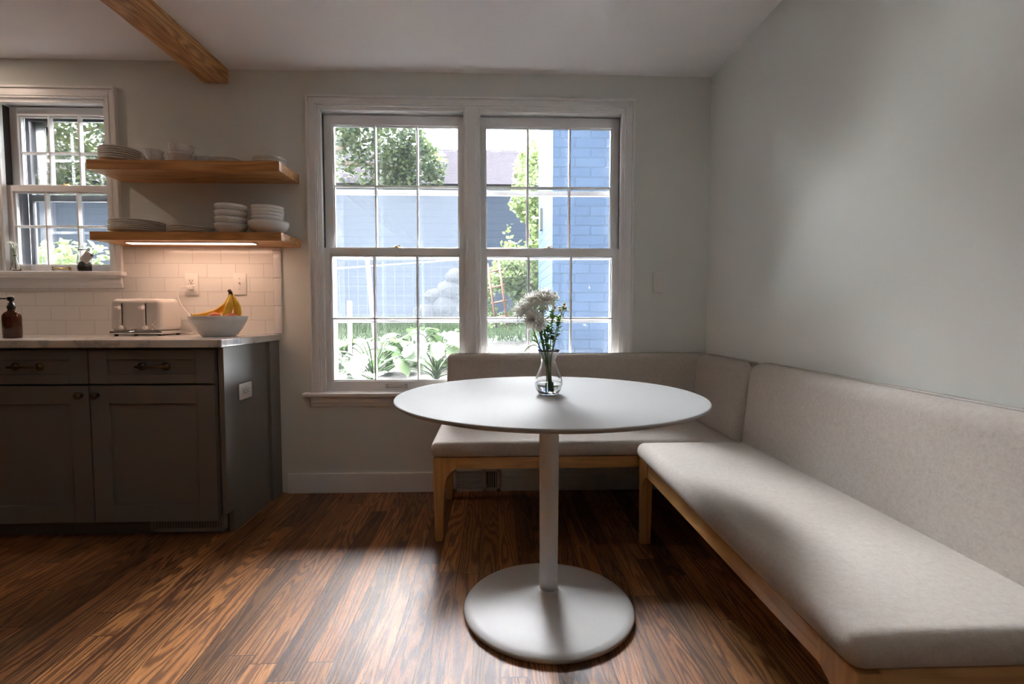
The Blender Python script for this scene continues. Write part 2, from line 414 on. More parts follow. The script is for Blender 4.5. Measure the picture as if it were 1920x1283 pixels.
    def sphere(s, c, r, n=16, m=10, squash=(1, 1, 1), warp=None):
        rows = []
        for j in range(m+1):
            t = PI*j/m; row = []
            for i in range(n if 0 < j < m else 1):
                a = 2*PI*i/n; d = Vector((math.sin(t)*math.cos(a), math.sin(t)*math.sin(a), math.cos(t)))
                k = warp(d) if warp else 1
                row.append(s.bm.verts.new((c[0]+d.x*r*squash[0]*k, c[1]+d.y*r*squash[1]*k, c[2]+d.z*r*squash[2]*k)))
            rows.append(row)
        for a, b in zip(rows, rows[1:]):
            for i in range(n):
                j = (i+1) % n
                if len(a) == 1: s._f([a[0], b[i], b[j]], True)
                elif len(b) == 1: s._f([a[i], b[0], a[j]], True)
                else: s._f([a[i], b[i], b[j], a[j]], True)
        return s
    def build(s, name, key=None, parent=None, bevel=0, local=False, recalc=True):
        if recalc: bmesh.ops.recalc_face_normals(s.bm, faces=s.bm.faces[:])
        me = bpy.data.meshes.new(name)
        if parent is not None and not local:
            L = Vector(wl_(parent))
            for v in s.bm.verts: v.co -= L
        elif parent is None and not local:      # put the origin at the base centre of the thing
            pass
        s.bm.to_mesh(me); s.bm.free()
        for k in (s.mats or [key]): me.materials.append(M[k])
        o = bpy.data.objects.new(name, me); C.objects.link(o)
        if parent is not None: o.parent = parent
        if bevel:
            b = o.modifiers.new('edge', 'BEVEL'); b.width = bevel; b.segments = 2; b.limit_method = 'ANGLE'; b.angle_limit = math.radians(40)
        return o
def wl_(o):
    p = Vector(o.location)
    while o.parent: o = o.parent; p = p + Vector(o.location)
    return p
def thing(name, label, cat, loc=(0, 0, 0), group=None, kind=None):
    o = bpy.data.objects.new(name, None); C.objects.link(o); o.location = loc; o.empty_display_size = .05
    if label: o['label'] = label
    if cat: o['category'] = cat
    if group: o['group'] = group
    if kind: o['kind'] = kind
    return o
def tag(o, label, cat, group=None, kind=None):
    o['label'] = label; o['category'] = cat
    if group: o['group'] = group
    if kind: o['kind'] = kind
    return o
def struct(o, label=None): 
    o['kind'] = 'structure'
    if label: o['label'] = label
    return o
def dup(root, loc, label, group=None):
    r = root.copy(); C.objects.link(r); r.location = loc; r['label'] = label
    if group: r['group'] = group
    for ch in list(root.children):
        c = ch.copy(); C.objects.link(c); c.parent = r
        for g in list(ch.children):
            d = g.copy(); C.objects.link(d); d.parent = c
    return r
def bez(p0, p1, p2, p3, n=12):
    P = [Vector(p) for p in (p0, p1, p2, p3)]; out = []
    for i in range(n+1):
        t = i/n; out.append(P[0]*(1-t)**3+P[1]*3*t*(1-t)**2+P[2]*3*t*t*(1-t)+P[3]*t**3)
    return out

# ------------------------------------------------------------------ room shell
XR, XL, YB = 1.244, -4.6, -3.2      # right wall, far left wall, wall behind the camera
ZC, ZCL = 2.393, 2.434              # ceiling right / left of the beam
WO = 3.20                           # outer face of the window wall
SW = (-2.745, -2.140, 1.262, 2.222)  # small window opening x0,x1,z0,z1
DW = (-0.992, 0.745, 0.575, 2.200)   # double window opening
struct(MB().box(XL-.2, XR+.2, YB-.2, W+.05, -.1, 0).build('floor', 'floor'))
b = MB()
TOPZ = 2.9
b.box(XL-.2, SW[0], W, WO, -.1, TOPZ).box(SW[0], SW[1], W, WO, -.1, SW[2]).box(SW[0], SW[1], W, WO, SW[3], TOPZ)
b.box(SW[1], DW[0], W, WO, -.1, TOPZ).box(DW[0], DW[1], W, WO, -.1, DW[2]).box(DW[0], DW[1], W, WO, DW[3], TOPZ)
b.box(DW[1], XR+.2, W, WO, -.1, TOPZ)
struct(b.build('wall_back', 'wall'))
struct(MB().box(XR, XR+.2, YB-.2, W, -.1, TOPZ).build('wall_right', 'wall'))
struct(MB().box(XL-.2, XL, YB-.2, W, -.1, TOPZ).build('wall_left', 'farwall'))
struct(MB().box(XL, XR, YB-.2, YB, -.1, TOPZ).build('wall_front', 'farwall'))
struct(MB().box(XL, -1.54, YB, W, ZCL, TOPZ).box(-1.54, XR, YB, W, ZC, TOPZ).build('ceiling', 'ceil'))

def baseboard(name, x0, x1, y0, y1, h=.114):
    return struct(MB().box(x0, x1, y0, y1, 0, h).build(name, 'trim', bevel=.003))
b = MB().box(-1.196, -.245, W-.016, W, 0, .114).box(.032, XR, W-.016, W, 0, .122).box(.06, XR, W-.019, W-.016, .092, .097)
struct(b.build('baseboard_back', 'trim', bevel=.002))
baseboard('baseboard_right', XR-.016, XR, YB, W-.016)

bm_ = MB().box(-1.604, -1.472, YB, W-.0005, 2.315, ZCL+.02)
tag(bm_.build('ceiling_beam', 'beamwood', bevel=.004), 'knotty brown wooden beam running along the white ceiling', 'beam')

# ------------------------------------------------------------------ windows
def sash(root, name, x0, x1, z0, z1, gx0, gx1, gz0, gz1, y0, y1, mz, key='trim'):
    """frame with two rows of three panes; returns the frame object"""
    b = MB()
    b.box(x0, gx0, y0, y1, z0, z1).box(gx1, x1, y0, y1, z0, z1).box(gx0, gx1, y0, y1, z0, gz0).box(gx0, gx1, y0, y1, gz1, z1)
    mw = .0085; ym = (y0+y1)/2
    for i in (1, 2):
        xm = gx0+(gx1-gx0)*i/3
        b.prism([(xm-mw, y1-.006), (xm-mw*.45, y0+.004), (xm+mw*.45, y0+.004), (xm+mw, y1-.006)], gz0, gz1, 'z')
    b.prism([(y1-.006, mz-mw), (y0+.004, mz-mw*.45), (y0+.004, mz+mw*.45), (y1-.006, mz+mw)], gx0, gx1, 'x')
    # bevelled glazing edge
    e = .007
    for (a0, a1, c0, c1) in ((gx0, gx0+e, gz0, gz1), (gx1-e, gx1, gz0, gz1)): b.box(a0, a1, y0+.012, y1-.004, c0, c1)
    for (c0, c1) in ((gz0, gz0+e), (gz1-e, gz1)): b.box(gx0, gx1, y0+.012, y1-.004, c0, c1)
    f = b.build(name, key, root, bevel=.0015)
    yg = y1-.008
    MB().quad((gx0, yg, gz0), (gx1, yg, gz0), (gx1, yg, gz1), (gx0, yg, gz1)).build('pane', 'glass', f)
    return f
def storm(root, x0, x1, z0, z1, bars, screen, skey='screen', fkey='trim'):
    b = MB(); y0, y1 = 3.135, 3.160; w = .022
    b.box(x0, x0+w, y0, y1, z0, z1).box(x1-w, x1, y0, y1, z0, z1).box(x0, x1, y0, y1, z0, z0+.03).box(x0, x1, y0, y1, z1-.03, z1)
    for (a, c) in bars: b.box(x0+w, x1-w, y0, y1, a, c)
    f = b.build('storm_frame', fkey, root, bevel=.001)
    MB().quad((x0, 3.147, z0), (x1, 3.147, z0), (x1, 3.147, z1), (x0, 3.147, z1)).build('storm_pane', 'glass', f)
    if screen:
        MB().quad((x0+w, 3.166, screen[0]), (x1-w, 3.166, screen[0]), (x1-w, 3.166, screen[1]), (x0+w, 3.166, screen[1])).build('insect_screen', skey, f)
def sash_lock(parent, x, y, z):
    b = MB().use('brass2'); b.rbox(x-.020, x+.020, y, y+.022, z, z+.005, .002, 2)
    b.lathe([(0, .005), (.010, .005), (.010, .010), (.006, .014), (0, .014)], (x, y+.011, z), 16)
    b.tube(bez((x, y+.011, z+.010), (x+.012, y+.006, z+.013), (x+.02, y+.004, z+.012), (x+.027, y+.002, z+.011)), .003, 6)
    b.build('sash_lock', None, parent)
def sash_lift(parent, x, y, z, key, w=.055):
    b = MB().use(key)
    for s_ in (-1, 1): b.rbox(x+s_*w-.008, x+s_*w+.008, y-.004, y, z-.011, z+.011, .0019, 2)
    b.tube(bez((x-w, y-.003, z), (x-w*.6, y-.030, z-.002), (x+w*.6, y-.030, z-.002), (x+w, y-.003, z), 14), .0052, 8)
    b.build('sash_lift', None, parent)
def casing_profile(b, x0, x1, z0, z1, wd, bottom_open=True):
    """stepped moulding around an opening (x0..x1, up to z1)"""
    for (o0, o1, t) in ((0, .010, .012), (.010, .022, .016), (.022, wd-.012, .013), (wd-.012, wd, .024)):
        b.box(x0-o1, x0-o0, W-t, W, z0, z1+o1); b.box(x1+o0, x1+o1, W-t, W, z0, z1+o1)
        b.box(x0-o0, x1+o0, W-t, W, z1+o0, z1+o1)

# window_1: small kitchen window
w1 = struct(thing('window_1', 'small white double hung kitchen window over the tiled backsplash', None, (-2.44, W, 1.19)))
b = MB(); casing_profile(b, SW[0], SW[1], 1.272, SW[3], .062); b.build('casing', 'trim', w1, bevel=.002)
b = MB(); x0, x1, z0, z1 = SW
for (a, c) in ((x0, x0+.008), (x1-.008, x1)): b.box(a, c, W, WO, z0, z1)
b.box(x0, x1, W, WO, z1-.008, z1).box(x0, x1, W+.09, WO+.03, z0, z0+.012)
b.box(x0, x0+.020, W+.004, W+.032, z0, z1).box(x1-.020, x1, W+.004, W+.032, z0, z1).box(x0, x1, W+.004, W+.032, z1-.020, z1)
b.build('jamb', 'trim', w1, bevel=.0015)
b = MB().box(x0+.006, x0+.020, 3.090, 3.134, z0+.012, z1-.008).box(x1-.020, x1-.006, 3.090, 3.134, z0+.012, z1-.008).box(x0+.006, x1-.006, 3.090, 3.134, z1-.04, z1-.006)
b.build('blind_stop', 'weathered', w1)
MB().box(x0+.008, x0+.013, 3.008, 3.052, 1.765, z1-.02).box(x0+.008, x0+.0125, 3.060, 3.090, 1.765, z1-.02).build('sash_track', 'track', w1)
b = MB().rbox(-2.86, -2.062, W-.045, W+.115, 1.252, 1.276, .006, 3); b.build('stool', 'trim', w1)
b = MB().prism([(W, 1.185), (W-.012, 1.185), (W-.014, 1.20), (W-.018, 1.212), (W-.018, 1.24), (W-.030, 1.252), (W, 1.252)], -2.83, -2.085, 'x')
b.build('apron', 'trim', w1, bevel=.001)
f = sash(w1, 'lower_sash', x0+.008, x1-.008, 1.277, 1.762, -2.703, -2.182, 1.314, 1.727, 3.010, 3.045, 1.535)
sash_lock(f, -2.42, 3.012, 1.762); sash_lift(f, -2.452, 3.010, 1.296, 'brass2', .045)
sash(w1, 'upper_sash', x0+.010, x1-.010, 1.735, 2.205, -2.690, -2.195, 1.770, 2.160, 3.050, 3.085, 1.955)
storm(w1, x0+.02, x1-.02, 1.29, 2.19, ((1.70, 1.735), (1.76, 1.785)), (1.31, 1.70), 'screen2', 'weathered')

# window_2: the big pair of double-hung windows over the bench
w2 = struct(thing('window_2', 'large white pair of double hung windows behind the bench', None, (-.12, W, .5)))
b = MB(); casing_profile(b, DW[0], DW[1], .586, DW[3], .058)
b.box(-.165, -.088, W-.014, W, .586, DW[3]).box(-.150, -.103, W-.020, W, .586, DW[3])
b.build('casing', 'trim', w2, bevel=.002)
b = MB(); x0, x1, z0, z1 = DW
b.box(-.158, -.095, W, WO, z0, z1)
for (a, c) in ((x0, x0+.006), (x1-.006, x1)): b.box(a, c, W, WO, z0, z1)
b.box(x0, x1, W, WO, z1-.006, z1).box(x0, x1, W+.09, WO+.03, z0, z0+.02)
for (a, c) in ((x0, -.158), (-.095, x1)):
    b.box(a, a+.016, W+.004, W+.034, z0, z1).box(c-.016, c, W+.004, W+.034, z0, z1).box(a, c, W+.004, W+.034, z1-.016, z1)
    b.box(a, a+.014, 3.097, 3.117, z0, z1).box(c-.014, c, 3.097, 3.117, z0, z1).box(a, c, 3.097, 3.117, z1-.05, z1)
b.build('jamb', 'trim', w2, bevel=.0015)
b = MB()
for (a, c) in ((x0, -.158), (-.095, x1)):
    b.box(a+.006, a+.010, 3.010, 3.050, 1.424, z1-.016).box(c-.010, c-.006, 3.010, 3.050, 1.424, z1-.016)
b.build('sash_track', 'track', w2)
MB().rbox(-1.095, .852, W-.050, W+.115, .566, .588, .006, 3).build('stool', 'trim', w2)
MB().prism([(W, .508), (W-.012, .508), (W-.014, .522), (W-.018, .532), (W-.018, .552), (W-.030, .566), (W, .566)], -1.055, .815, 'x').build('apron', 'trim', w2, bevel=.001)
for (a, c, gl, gu, lx) in ((x0, -.158, (-.947, -.200), (-.934, -.206), -.569), (-.095, x1, (-.048, .702), (-.052, .694), .318)):
    f = sash(w2, 'lower_sash', a+.006, c-.006, .590, 1.421, gl[0], gl[1], .645, 1.379, 3.010, 3.045, 1.012)
    sash_lock(f, lx, 3.012, 1.421)
    if a < -.5: sash_lift(f, -.574, 3.010, .617, 'nickel', .055)
    sash(w2, 'upper_sash', a+.008, c-.008, 1.392, 2.184, gu[0], gu[1], 1.424, 2.130, 3.050, 3.085, 1.783)
    storm(w2, a+.014, c-.014, .60, 2.19, ((.985, 1.003), (1.372, 1.392), (1.755, 1.782)), (1.003, 1.755) if a < -.5 else (.63, 1.372), 'screen' if a < -.5 else 'screen2')

# ------------------------------------------------------------------ kitchen run
TZ = 0.925
ct = MB().rbox(XL+.3, -1.222, 2.330, W-.001, .889, TZ, .005, 3)
tag(ct.build('countertop', 'marble'), 'white marble countertop with soft grey veins over the grey cabinets', 'countertop')
b = MB().box(-3.2, SW[0]-.062, W-.008, W-.0004, TZ, 1.413).box(SW[0]-.062, -2.078, W-.008, W, TZ, 1.186).box(-2.078, -1.252, W-.008, W, TZ, 1.413)
bs = thing('tile_backsplash', 'glossy white subway tile backsplash on the wall above the countertop', 'backsplash', (-2.1, W, TZ))
b.build('tile_field', 'tile', bs)
b = MB()
for k_ in range(4): 
    z_ = TZ+.004+k_*.157; b.rbox(-1.2505, -1.206, W-.012, W, z_, min(z_+.155, 1.413), .004, 3)
b.build('edge_tile', 'ceramic', bs)

cx0, cx1, cxm = -2.392, -1.262, -1.834
cab = thing('base_cabinet', 'greige shaker base cabinet with two drawers over two doors', 'cabinet', (-1.83, 2.65, 0))
MB().box(cx0, cx1-.012, 2.388, W-.02, .10, .888).box(cx0, cx1-.012, 2.44, W-.02, 0, .10).build('body', 'cab', cab)
# side panel with toe notch, outer face at x=-1.238
b = MB().prism([(2.375, .888), (2.375, .112), (2.432, .112), (2.432, 0), (2.805, 0), (2.805, .888)], -1.262, -1.238, 'x')
b.box(-1.262, -1.246, 2.805, 2.845, 0, .888).box(-1.262, -1.232, 2.845, W-.001, 0, .888)
b.build('end_panel', 'cab', cab, bevel=.0015)
def shaker(name, x0, x1, z0, z1, rail, y=2.366):
    b = MB(); t = .020
    b.box(x0, x0+rail, y, y+t, z0, z1).box(x1-rail, x1, y, y+t, z0, z1).box(x0+rail, x1-rail, y, y+t, z0, z0+rail).box(x0+rail, x1-rail, y, y+t, z1-rail, z1)
    b.box(x0+rail, x1-rail, y+.009, y+t, z0+rail, z1-rail)
    return b.build(name, 'cab', cab, bevel=.0012)
def drawer(x0, x1):
    b = MB(); y, t = 2.366, .020; rx, rz = .080, .042; z0, z1 = .724, .876
    b.box(x0, x0+rx, y, y+t, z0, z1).box(x1-rx, x1, y, y+t, z0, z1).box(x0+rx, x1-rx, y, y+t, z0, z0+rz).box(x0+rx, x1-rx, y, y+t, z1-rz, z1)
    b.box(x0+rx, x1-rx, y+.009, y+t, z0+rz, z1-rz)
    d = b.build('drawer', 'cab', cab, bevel=.0012)
    xc = (x0+x1)/2+.006; h = MB().use('brass'); zc = .802
    for s_ in (-1, 1):
        h.lathe([(0, 0), (.018, 0), (.018, -.004), (.012, -.008), (.0065, -.012), (.0065, -.028), (0, -.028)], (xc+s_*.053, y+.009, zc), 20, 'y')
    h.tube([(xc-.066, y-.019, zc), (xc+.066, y-.019, zc)], .0055, 10)
    h.build('handle', None, d)
def door(x0, x1, kx):
    d = shaker('door', x0, x1, .082, .714, .082)
    k_ = MB().use('brass').lathe([(0, 0), (.010, 0), (.007, -.006), (.006, -.014), (.014, -.018), (.0165, -.025), (.013, -.031), (.004, -.033), (0, -.033)], (kx, 2.366, .672), 24, 'y')
    k_.build('knob', None, d)
drawer(cx0+.003, cxm-.003); drawer(cxm+.003, -1.279)
door(cx0+.003, cxm-.003, cxm-.036); door(cxm+.003, -1.279, cxm+.036)
# next cabinet on, mostly outside the frame
# vent in the toe kick
v = thing('toe_kick_vent', 'long grey slotted vent set low in the cabinet toe kick', 'vent', (-1.455, 2.43, 0))
b = MB().use('vent'); x0, x1, z0, z1 = -1.630, -1.272, .006, .094
b.box(x0, x1, 2.430, 2.4385, z0, z0+.016).box(x0, x1, 2.430, 2.4385, z1-.012, z1).box(x0, x0+.018, 2.430, 2.4385, z0, z1).box(x1-.018, x1, 2.430, 2.4385, z0, z1)
nsl = 26
for i in range(nsl): 
    xx = x0+.018+(x1-x0-.036)*(i+.5)/nsl; b.box(xx-.0032, xx+.0032, 2.431, 2.4385, z0+.014, z1-.01)
b.build('grille', None, v)
MB().box(x0+.016, x1-.016, 2.4386, 2.4392, z0+.012, z1-.01).build('dark_opening', 'slot', v)

def duplex(b, cx, cy, cz, face, horiz=False):
    """two outlet faces with slots; face 'y' -> wall behind, 'x' -> end panel"""
    def bx(u0, u1, d0, d1, w0, w1):
        if horiz: u0, u1, w0, w1 = w0, w1, u0, u1
        if face == 'y': b.box(cx+u0, cx+u1, cy-d1, cy-d0, cz+w0, cz+w1)
        else: b.box(cx+d0, cx+d1, cy+u0, cy+u1, cz+w0, cz+w1)
    return bx
def outlet(name, label, cx, cy, cz, face='y', horiz=False, kind='duplex', group=None):
    t = thing(name, label, 'outlet' if kind == 'duplex' else ('switch' if kind == 'toggle' else 'wall plate'), (cx, cy, cz), group)
    hw, hh = .0365, .0610
    b = MB()
    if horiz: hw, hh = hh+.002, hw+.003
    if face == 'y': b.rbox(cx-hw, cx+hw, cy-.007, cy, cz-hh, cz+hh, .003, 2)
    else: b.rbox(cx, cx+.007, cy-hw, cy+hw, cz-hh, cz+hh, .003, 2)
    b.build('cover_plate', 'plastic', t)
    bx = duplex(None, 0, 0, 0, face)
    def adder(bb): 
        return duplex(bb, cx, cy, cz, face, horiz)
    if kind == 'duplex':
        for s_ in (-1, 1):
            bb = MB(); adder(bb)(-.0165, .0165, .006, .0095, s_*.019-.0155, s_*.019+.0155); r_ = bb.build('receptacle', 'plastic', t, bevel=.001)
            bb = MB(); a = adder(bb)
            a(-.0085, -.0060, .0094, .0100, s_*.019-.004, s_*.019+.007); a(.0060, .0085, .0094, .0100, s_*.019-.003, s_*.019+.006)
            a(-.0025, .0025, .0094, .0100, s_*.019-.011, s_*.019-.006)
            bb.build('slots', 'slot', r_)
        bb = MB(); adder(bb)(-.003, .003, .0068, .0082, -.002, .002); bb.build('screw', 'nickel', t)
    else:
        for s_ in (-1, 1):
            bb = MB().lathe([(0, -.0082), (.0032, -.0082), (.0036, -.0068), (0, -.0068)], (cx, cy, cz+s_*.030), 12, 'y'); bb.build('screw', 'plastic' if kind == 'blank' else 'nickel', t)
        if kind == 'toggle':
            bb = MB().box(cx-.005, cx+.005, cy-.0085, cy-.0065, cz-.011, cz+.011); bb.prism([(cy-.007, cz-.004), (cy-.020, cz+.006), (cy-.019, cz+.011), (cy-.007, cz+.005)], cx-.0035, cx+.0035, 'x'); bb.build('toggle', 'plastic', t)
    return t
YT = W-.008
outlet('wall_outlet', 'white duplex wall outlet on the tile with a white plug in it', -1.704, YT, 1.206)
outlet('light_switch', 'white toggle light switch on the tile above the bananas', -1.437, YT, 1.209, kind='toggle')
outlet('cabinet_outlet', 'white outlet mounted sideways on the grey cabinet end panel', -1.238, 2.565, .660, face='x', horiz=True)
outlet('blank_wall_plate', 'white blank cover plate on the wall right of the big window', .960, W, 1.222, kind='blank')

# floor register under the bench
r = thing('wall_register', 'white louvred heating register low on the wall under the bench', 'vent', (-.1, W, 0))
b = MB(); x0, x1 = -.243, .030
b.box(x0, x1, W-.018, W, .0, .018).box(x0, x1, W-.018, W, .118, .130).box(x0, x0+.020, W-.018, W, 0, .13).box(-.068, -.052, W-.018, W, 0, .13).box(.012, x1, W-.018, W, 0, .13)
for i in range(9): z_ = .022+i*.0108; b.prism([(W-.017, z_), (W-.006, z_+.004), (W-.006, z_+.007), (W-.017, z_+.003)], x0+.018, -.066, 'x')
for i in range(5): x_ = -.046+i*.0125; b.box(x_-.0022, x_+.0022, W-.016, W-.004, .016, .12)
b.build('louvre_plate', 'trim', r)
MB().box(x0+.01, x1-.01, W-.004, W-.0005, .01, .125).build('dark_opening', 'slot', r)

# ------------------------------------------------------------------ floating shelves and their light
def shelf(label, x0, x1, z0, z1):
    return tag(MB().box(x0, x1, 2.70, W, z0, z1).build('floating_shelf', 'shelfwood', bevel=.002), label, 'shelf', 'floating wood shelves')
UZ, LZ = 1.819, 1.459
shelf('upper floating wood shelf beside the small window', -2.058, -1.097, 1.770, UZ)
shelf('lower floating wood shelf with the light strip underneath', -2.056, -1.095, 1.416, LZ)
ls = thing('shelf_light', 'glowing light strip under the lower wood shelf', 'light', (-1.58, 2.80, 1.41))
MB().box(-1.925, -1.262, 2.755, 2.812, 1.410, 1.416).build('housing', 'nickel', ls)
MB().box(-1.918, -1.272, 2.760, 2.807, 1.4085, 1.4105).build('diffuser', 'led', ls)

# ------------------------------------------------------------------ dishes
def plate_mesh(r, h):   # coupe plate with a foot
    return [(0, .004), (r*.55, .004), (r*.56, 0), (r*.62, 0), (r*.64, .004), (r*.80, h*.45), (r*.96, h*.88), (r, h), (r*.995, h+.003), (r*.95, h+.002), (r*.78, h*.55+.003), (r*.6, .008), (0, .008)]
ORD = ['topmost', 'second from the top', 'third from the top', 'fourth from the top', 'fifth from the top', 'bottommost']
def stack(name, cat, where, n, prof, key, c, pitch, group, desc, nseg=56, ribs=None, jit=.002):
    proto = None; rnd = random.Random(where)
    for i in range(n):
        loc = (c[0]+rnd.uniform(-jit, jit), c[1]+rnd.uniform(-jit, jit), c[2]+i*pitch)
        o_ = 'bottommost' if i == 0 else ORD[n-1-i]
        lab = '%s, %s %s' % (desc, o_, where); assert len(lab.split()) <= 16, lab
        if proto is None:
            proto = MB().lathe(prof, (0, 0, 0), nseg, ribs=ribs).build(name, key, local=True); o = proto
        else:
            o = proto.copy(); C.objects.link(o)
        o.location = loc; tag(o, lab, cat, group)
stack('side_plate', 'plate', 'of six at the upper shelf left end', 6, plate_mesh(.094, .017), 'plate', (-1.958, 2.802, UZ), .0115, 'side plates at the left of the upper shelf', 'small grey-white plate')
def rib_cup(r, h): return [(0, 0), (r*.72, 0), (r*.74, .003), (r*.97, h), (r*.93, h), (r*.68, .006), (0, .006)]
stack('ramekin', 'ramekin', 'of two beside the plates on the upper shelf', 2, rib_cup(.049, .046), 'ceramic', (-1.785, 2.80, UZ), .0285, 'ribbed ramekins on the upper shelf', 'white ribbed ramekin', 80, (26, .022))
def soup_cup(name, label, loc, ang, group, r=.064, h=.054):
    t = thing(name, label, 'cup', loc, group)
    MB().lathe([(0, 0), (r*.55, 0), (r*.58, .004), (r*.72, .008), (r*.88, h*.5), (r*.93, h*.85), (r, h), (r*.96, h+.001), (r*.88, h*.85), (r*.8, h*.45), (r*.6, .012), (0, .010)], (0, 0, 0), 40).build('bowl', 'ceramic', t, local=True)
    ca, sa = math.cos(ang), math.sin(ang)
    pts = bez((r*.90*ca, r*.90*sa, h*.85), ((r+.030)*ca, (r+.030)*sa, h*1.0), ((r+.030)*ca, (r+.030)*sa, h*.25), (r*.80*ca, r*.80*sa, h*.38))
    MB().tube(pts, .0042, 8).build('handle', 'ceramic', t, local=True)
    return t
soup_cup('handled_cup', 'white handled cup, lower of the two stacked on the upper shelf', (-1.640, 2.795, UZ), -.35, 'handled cups')
soup_cup('handled_cup', 'white handled cup, upper of the two stacked on the upper shelf', (-1.638, 2.793, UZ+.046), -.30, 'handled cups')
soup_cup('handled_cup', 'white handled cup standing behind the stacked pair on the upper shelf', (-1.580, 2.895, UZ), .5, 'handled cups', .055, .066)
stack('saucer', 'saucer', 'of three beside the cups, upper shelf', 3, plate_mesh(.080, .012), 'plate', (-1.415, 2.815, UZ), .0085, 'saucers on the upper shelf', 'small white saucer')
stack('saucer', 'saucer', 'of four at the upper shelf right end', 4, plate_mesh(.082, .010), 'plate', (-1.187, 2.800, UZ), .0080, 'saucers at the right end of the upper shelf', 'pale green-grey saucer')
stack('dinner_plate', 'plate', 'of six at the lower shelf left end', 6, plate_mesh(.128, .018), 'plate', (-1.905, 2.835, LZ), .0098, 'dinner plates on the lower shelf', 'large grey-white dinner plate')
stack('salad_plate', 'plate', 'of four in the lower shelf middle', 4, plate_mesh(.108, .014), 'plate', (-1.624, 2.832, LZ), .0080, 'salad plates on the lower shelf', 'medium grey-white plate')
def bowl(r, h, foot=.55): return [(0, 0), (r*foot, 0), (r*(foot+.05), .004), (r*.86, h*.38), (r*.965, h*.72), (r, h), (r*.975, h+.001), (r*.93, h*.72), (r*.80, h*.40), (r*.5, .010), (0, .008)]
stack('cereal_bowl', 'bowl', 'of the four left of the widest bowl', 4, bowl(.081, .053), 'ceramic', (-1.395, 2.800, LZ), .0330, 'cereal bowls on the lower shelf', 'white cereal bowl')
tag(MB().lathe(bowl(.104, .066, .42), (-1.200, 2.800, LZ), 56).build('serving_bowl', 'ceramic'), 'wide white serving bowl under smaller bowls at the shelf end', 'bowl')
stack('small_bowl', 'bowl', 'of four in the wide serving bowl', 4, bowl(.082, .046, .5), 'ceramic', (-1.205, 2.800, LZ+.0455), .0185, 'small bowls in the serving bowl', 'small white bowl')

# ------------------------------------------------------------------ things on the counter
t = thing('toaster', 'white four slice toaster with two levers on the marble counter', 'toaster', (-1.86, 2.84, TZ))
x0, x1, y0, y1, z0, z1 = -2.003, -1.738, 2.735, 2.925, TZ+.022, TZ+.196
def wtoast(p):
    k_ = (p.z-z0)/(z1-z0); s_ = 1-.05*k_**3
    return ((p.x-(x0+x1)/2)*s_+(x0+x1)/2, (p.y-(y0+y1)/2)*(1-.06*k_**2)+(y0+y1)/2, p.z)
MB().rbox(x0, x1, y0, y1, z0, z1, .026, 6, 3, warp=wtoast).build('shell', 'toaster', t)
MB().rbox(x0-.002, x1+.002, y0-.003, y1+.002, TZ+.008, TZ+.026, .006, 3).build('chrome_base', 'chrome', t)
for (fx, fy) in ((x0+.02, y0+.02), (x1-.02, y0+.02), (x0+.02, y1-.02), (x1-.02, y1-.02)):
    MB().lathe([(0, 0), (.009, 0), (.009, .010), (0, .010)], (fx, fy, TZ), 12).build('foot', 'soap', t)
for lx in (-1.942, -1.822):
    f = MB().rbox(lx-.017, lx+.005, y0-.006, y0+.012, TZ+.040, TZ+.160, .0055, 4).build('lever_housing', 'toaster', t)
    MB().box(lx+.0045, lx+.0085, y0-.0015, y0+.004, TZ+.060, TZ+.170).build('lever_slot', 'slot', f)
    MB().rbox(lx-.018, lx+.006, y0-.026, y0-.001, TZ+.137, TZ+.152, .005, 3).build('lever', 'plastic', f)
    MB().lathe([(0, -.024), (.009, -.024), (.0115, -.018), (.0115, 0), (0, 0)], (lx+.010, y0-.001, TZ+.042), 20, 'y').build('dial', 'plastic', t)
for i in range(4):
    MB().lathe([(0, -.0045), (.005, -.0045), (.0055, 0), (0, 0)], (-1.780+(.006 if i % 2 else -.002), y0+.001, TZ+.034+i*.014), 12, 'y').build('button', 'plastic', t)
for i in range(4):
    yy = y0+.035+(i % 2)*.065; xx = x0+.030+(i//2)*.115
    MB().box(xx, xx+.085, yy, yy+.026, z1-.003, z1+.0008).build('bread_slot', 'slot', t)
pl = (-1.704, YT-.0097, 1.187)
cord = bez((pl[0]-.002, pl[1]-.024, pl[2]), (-1.76, 2.93, 1.215), (-1.80, 2.925, 1.13), (-1.705, 2.925, 1.035), 14) + bez((-1.70, 2.925, 1.03), (-1.68, 2.93, .99), (-1.66, 2.935, .932), (-1.70, 2.935, .9285), 8)[1:] + [Vector((-1.735, 2.93, .934))]
MB().tube(cord, .0034, 8).build('power_cord', 'plastic', t)
MB().rbox(pl[0]-.012, pl[0]+.014, pl[1]-.028, pl[1], pl[2]-.010, pl[2]+.010, .004, 3).build('plug', 'plastic', t)

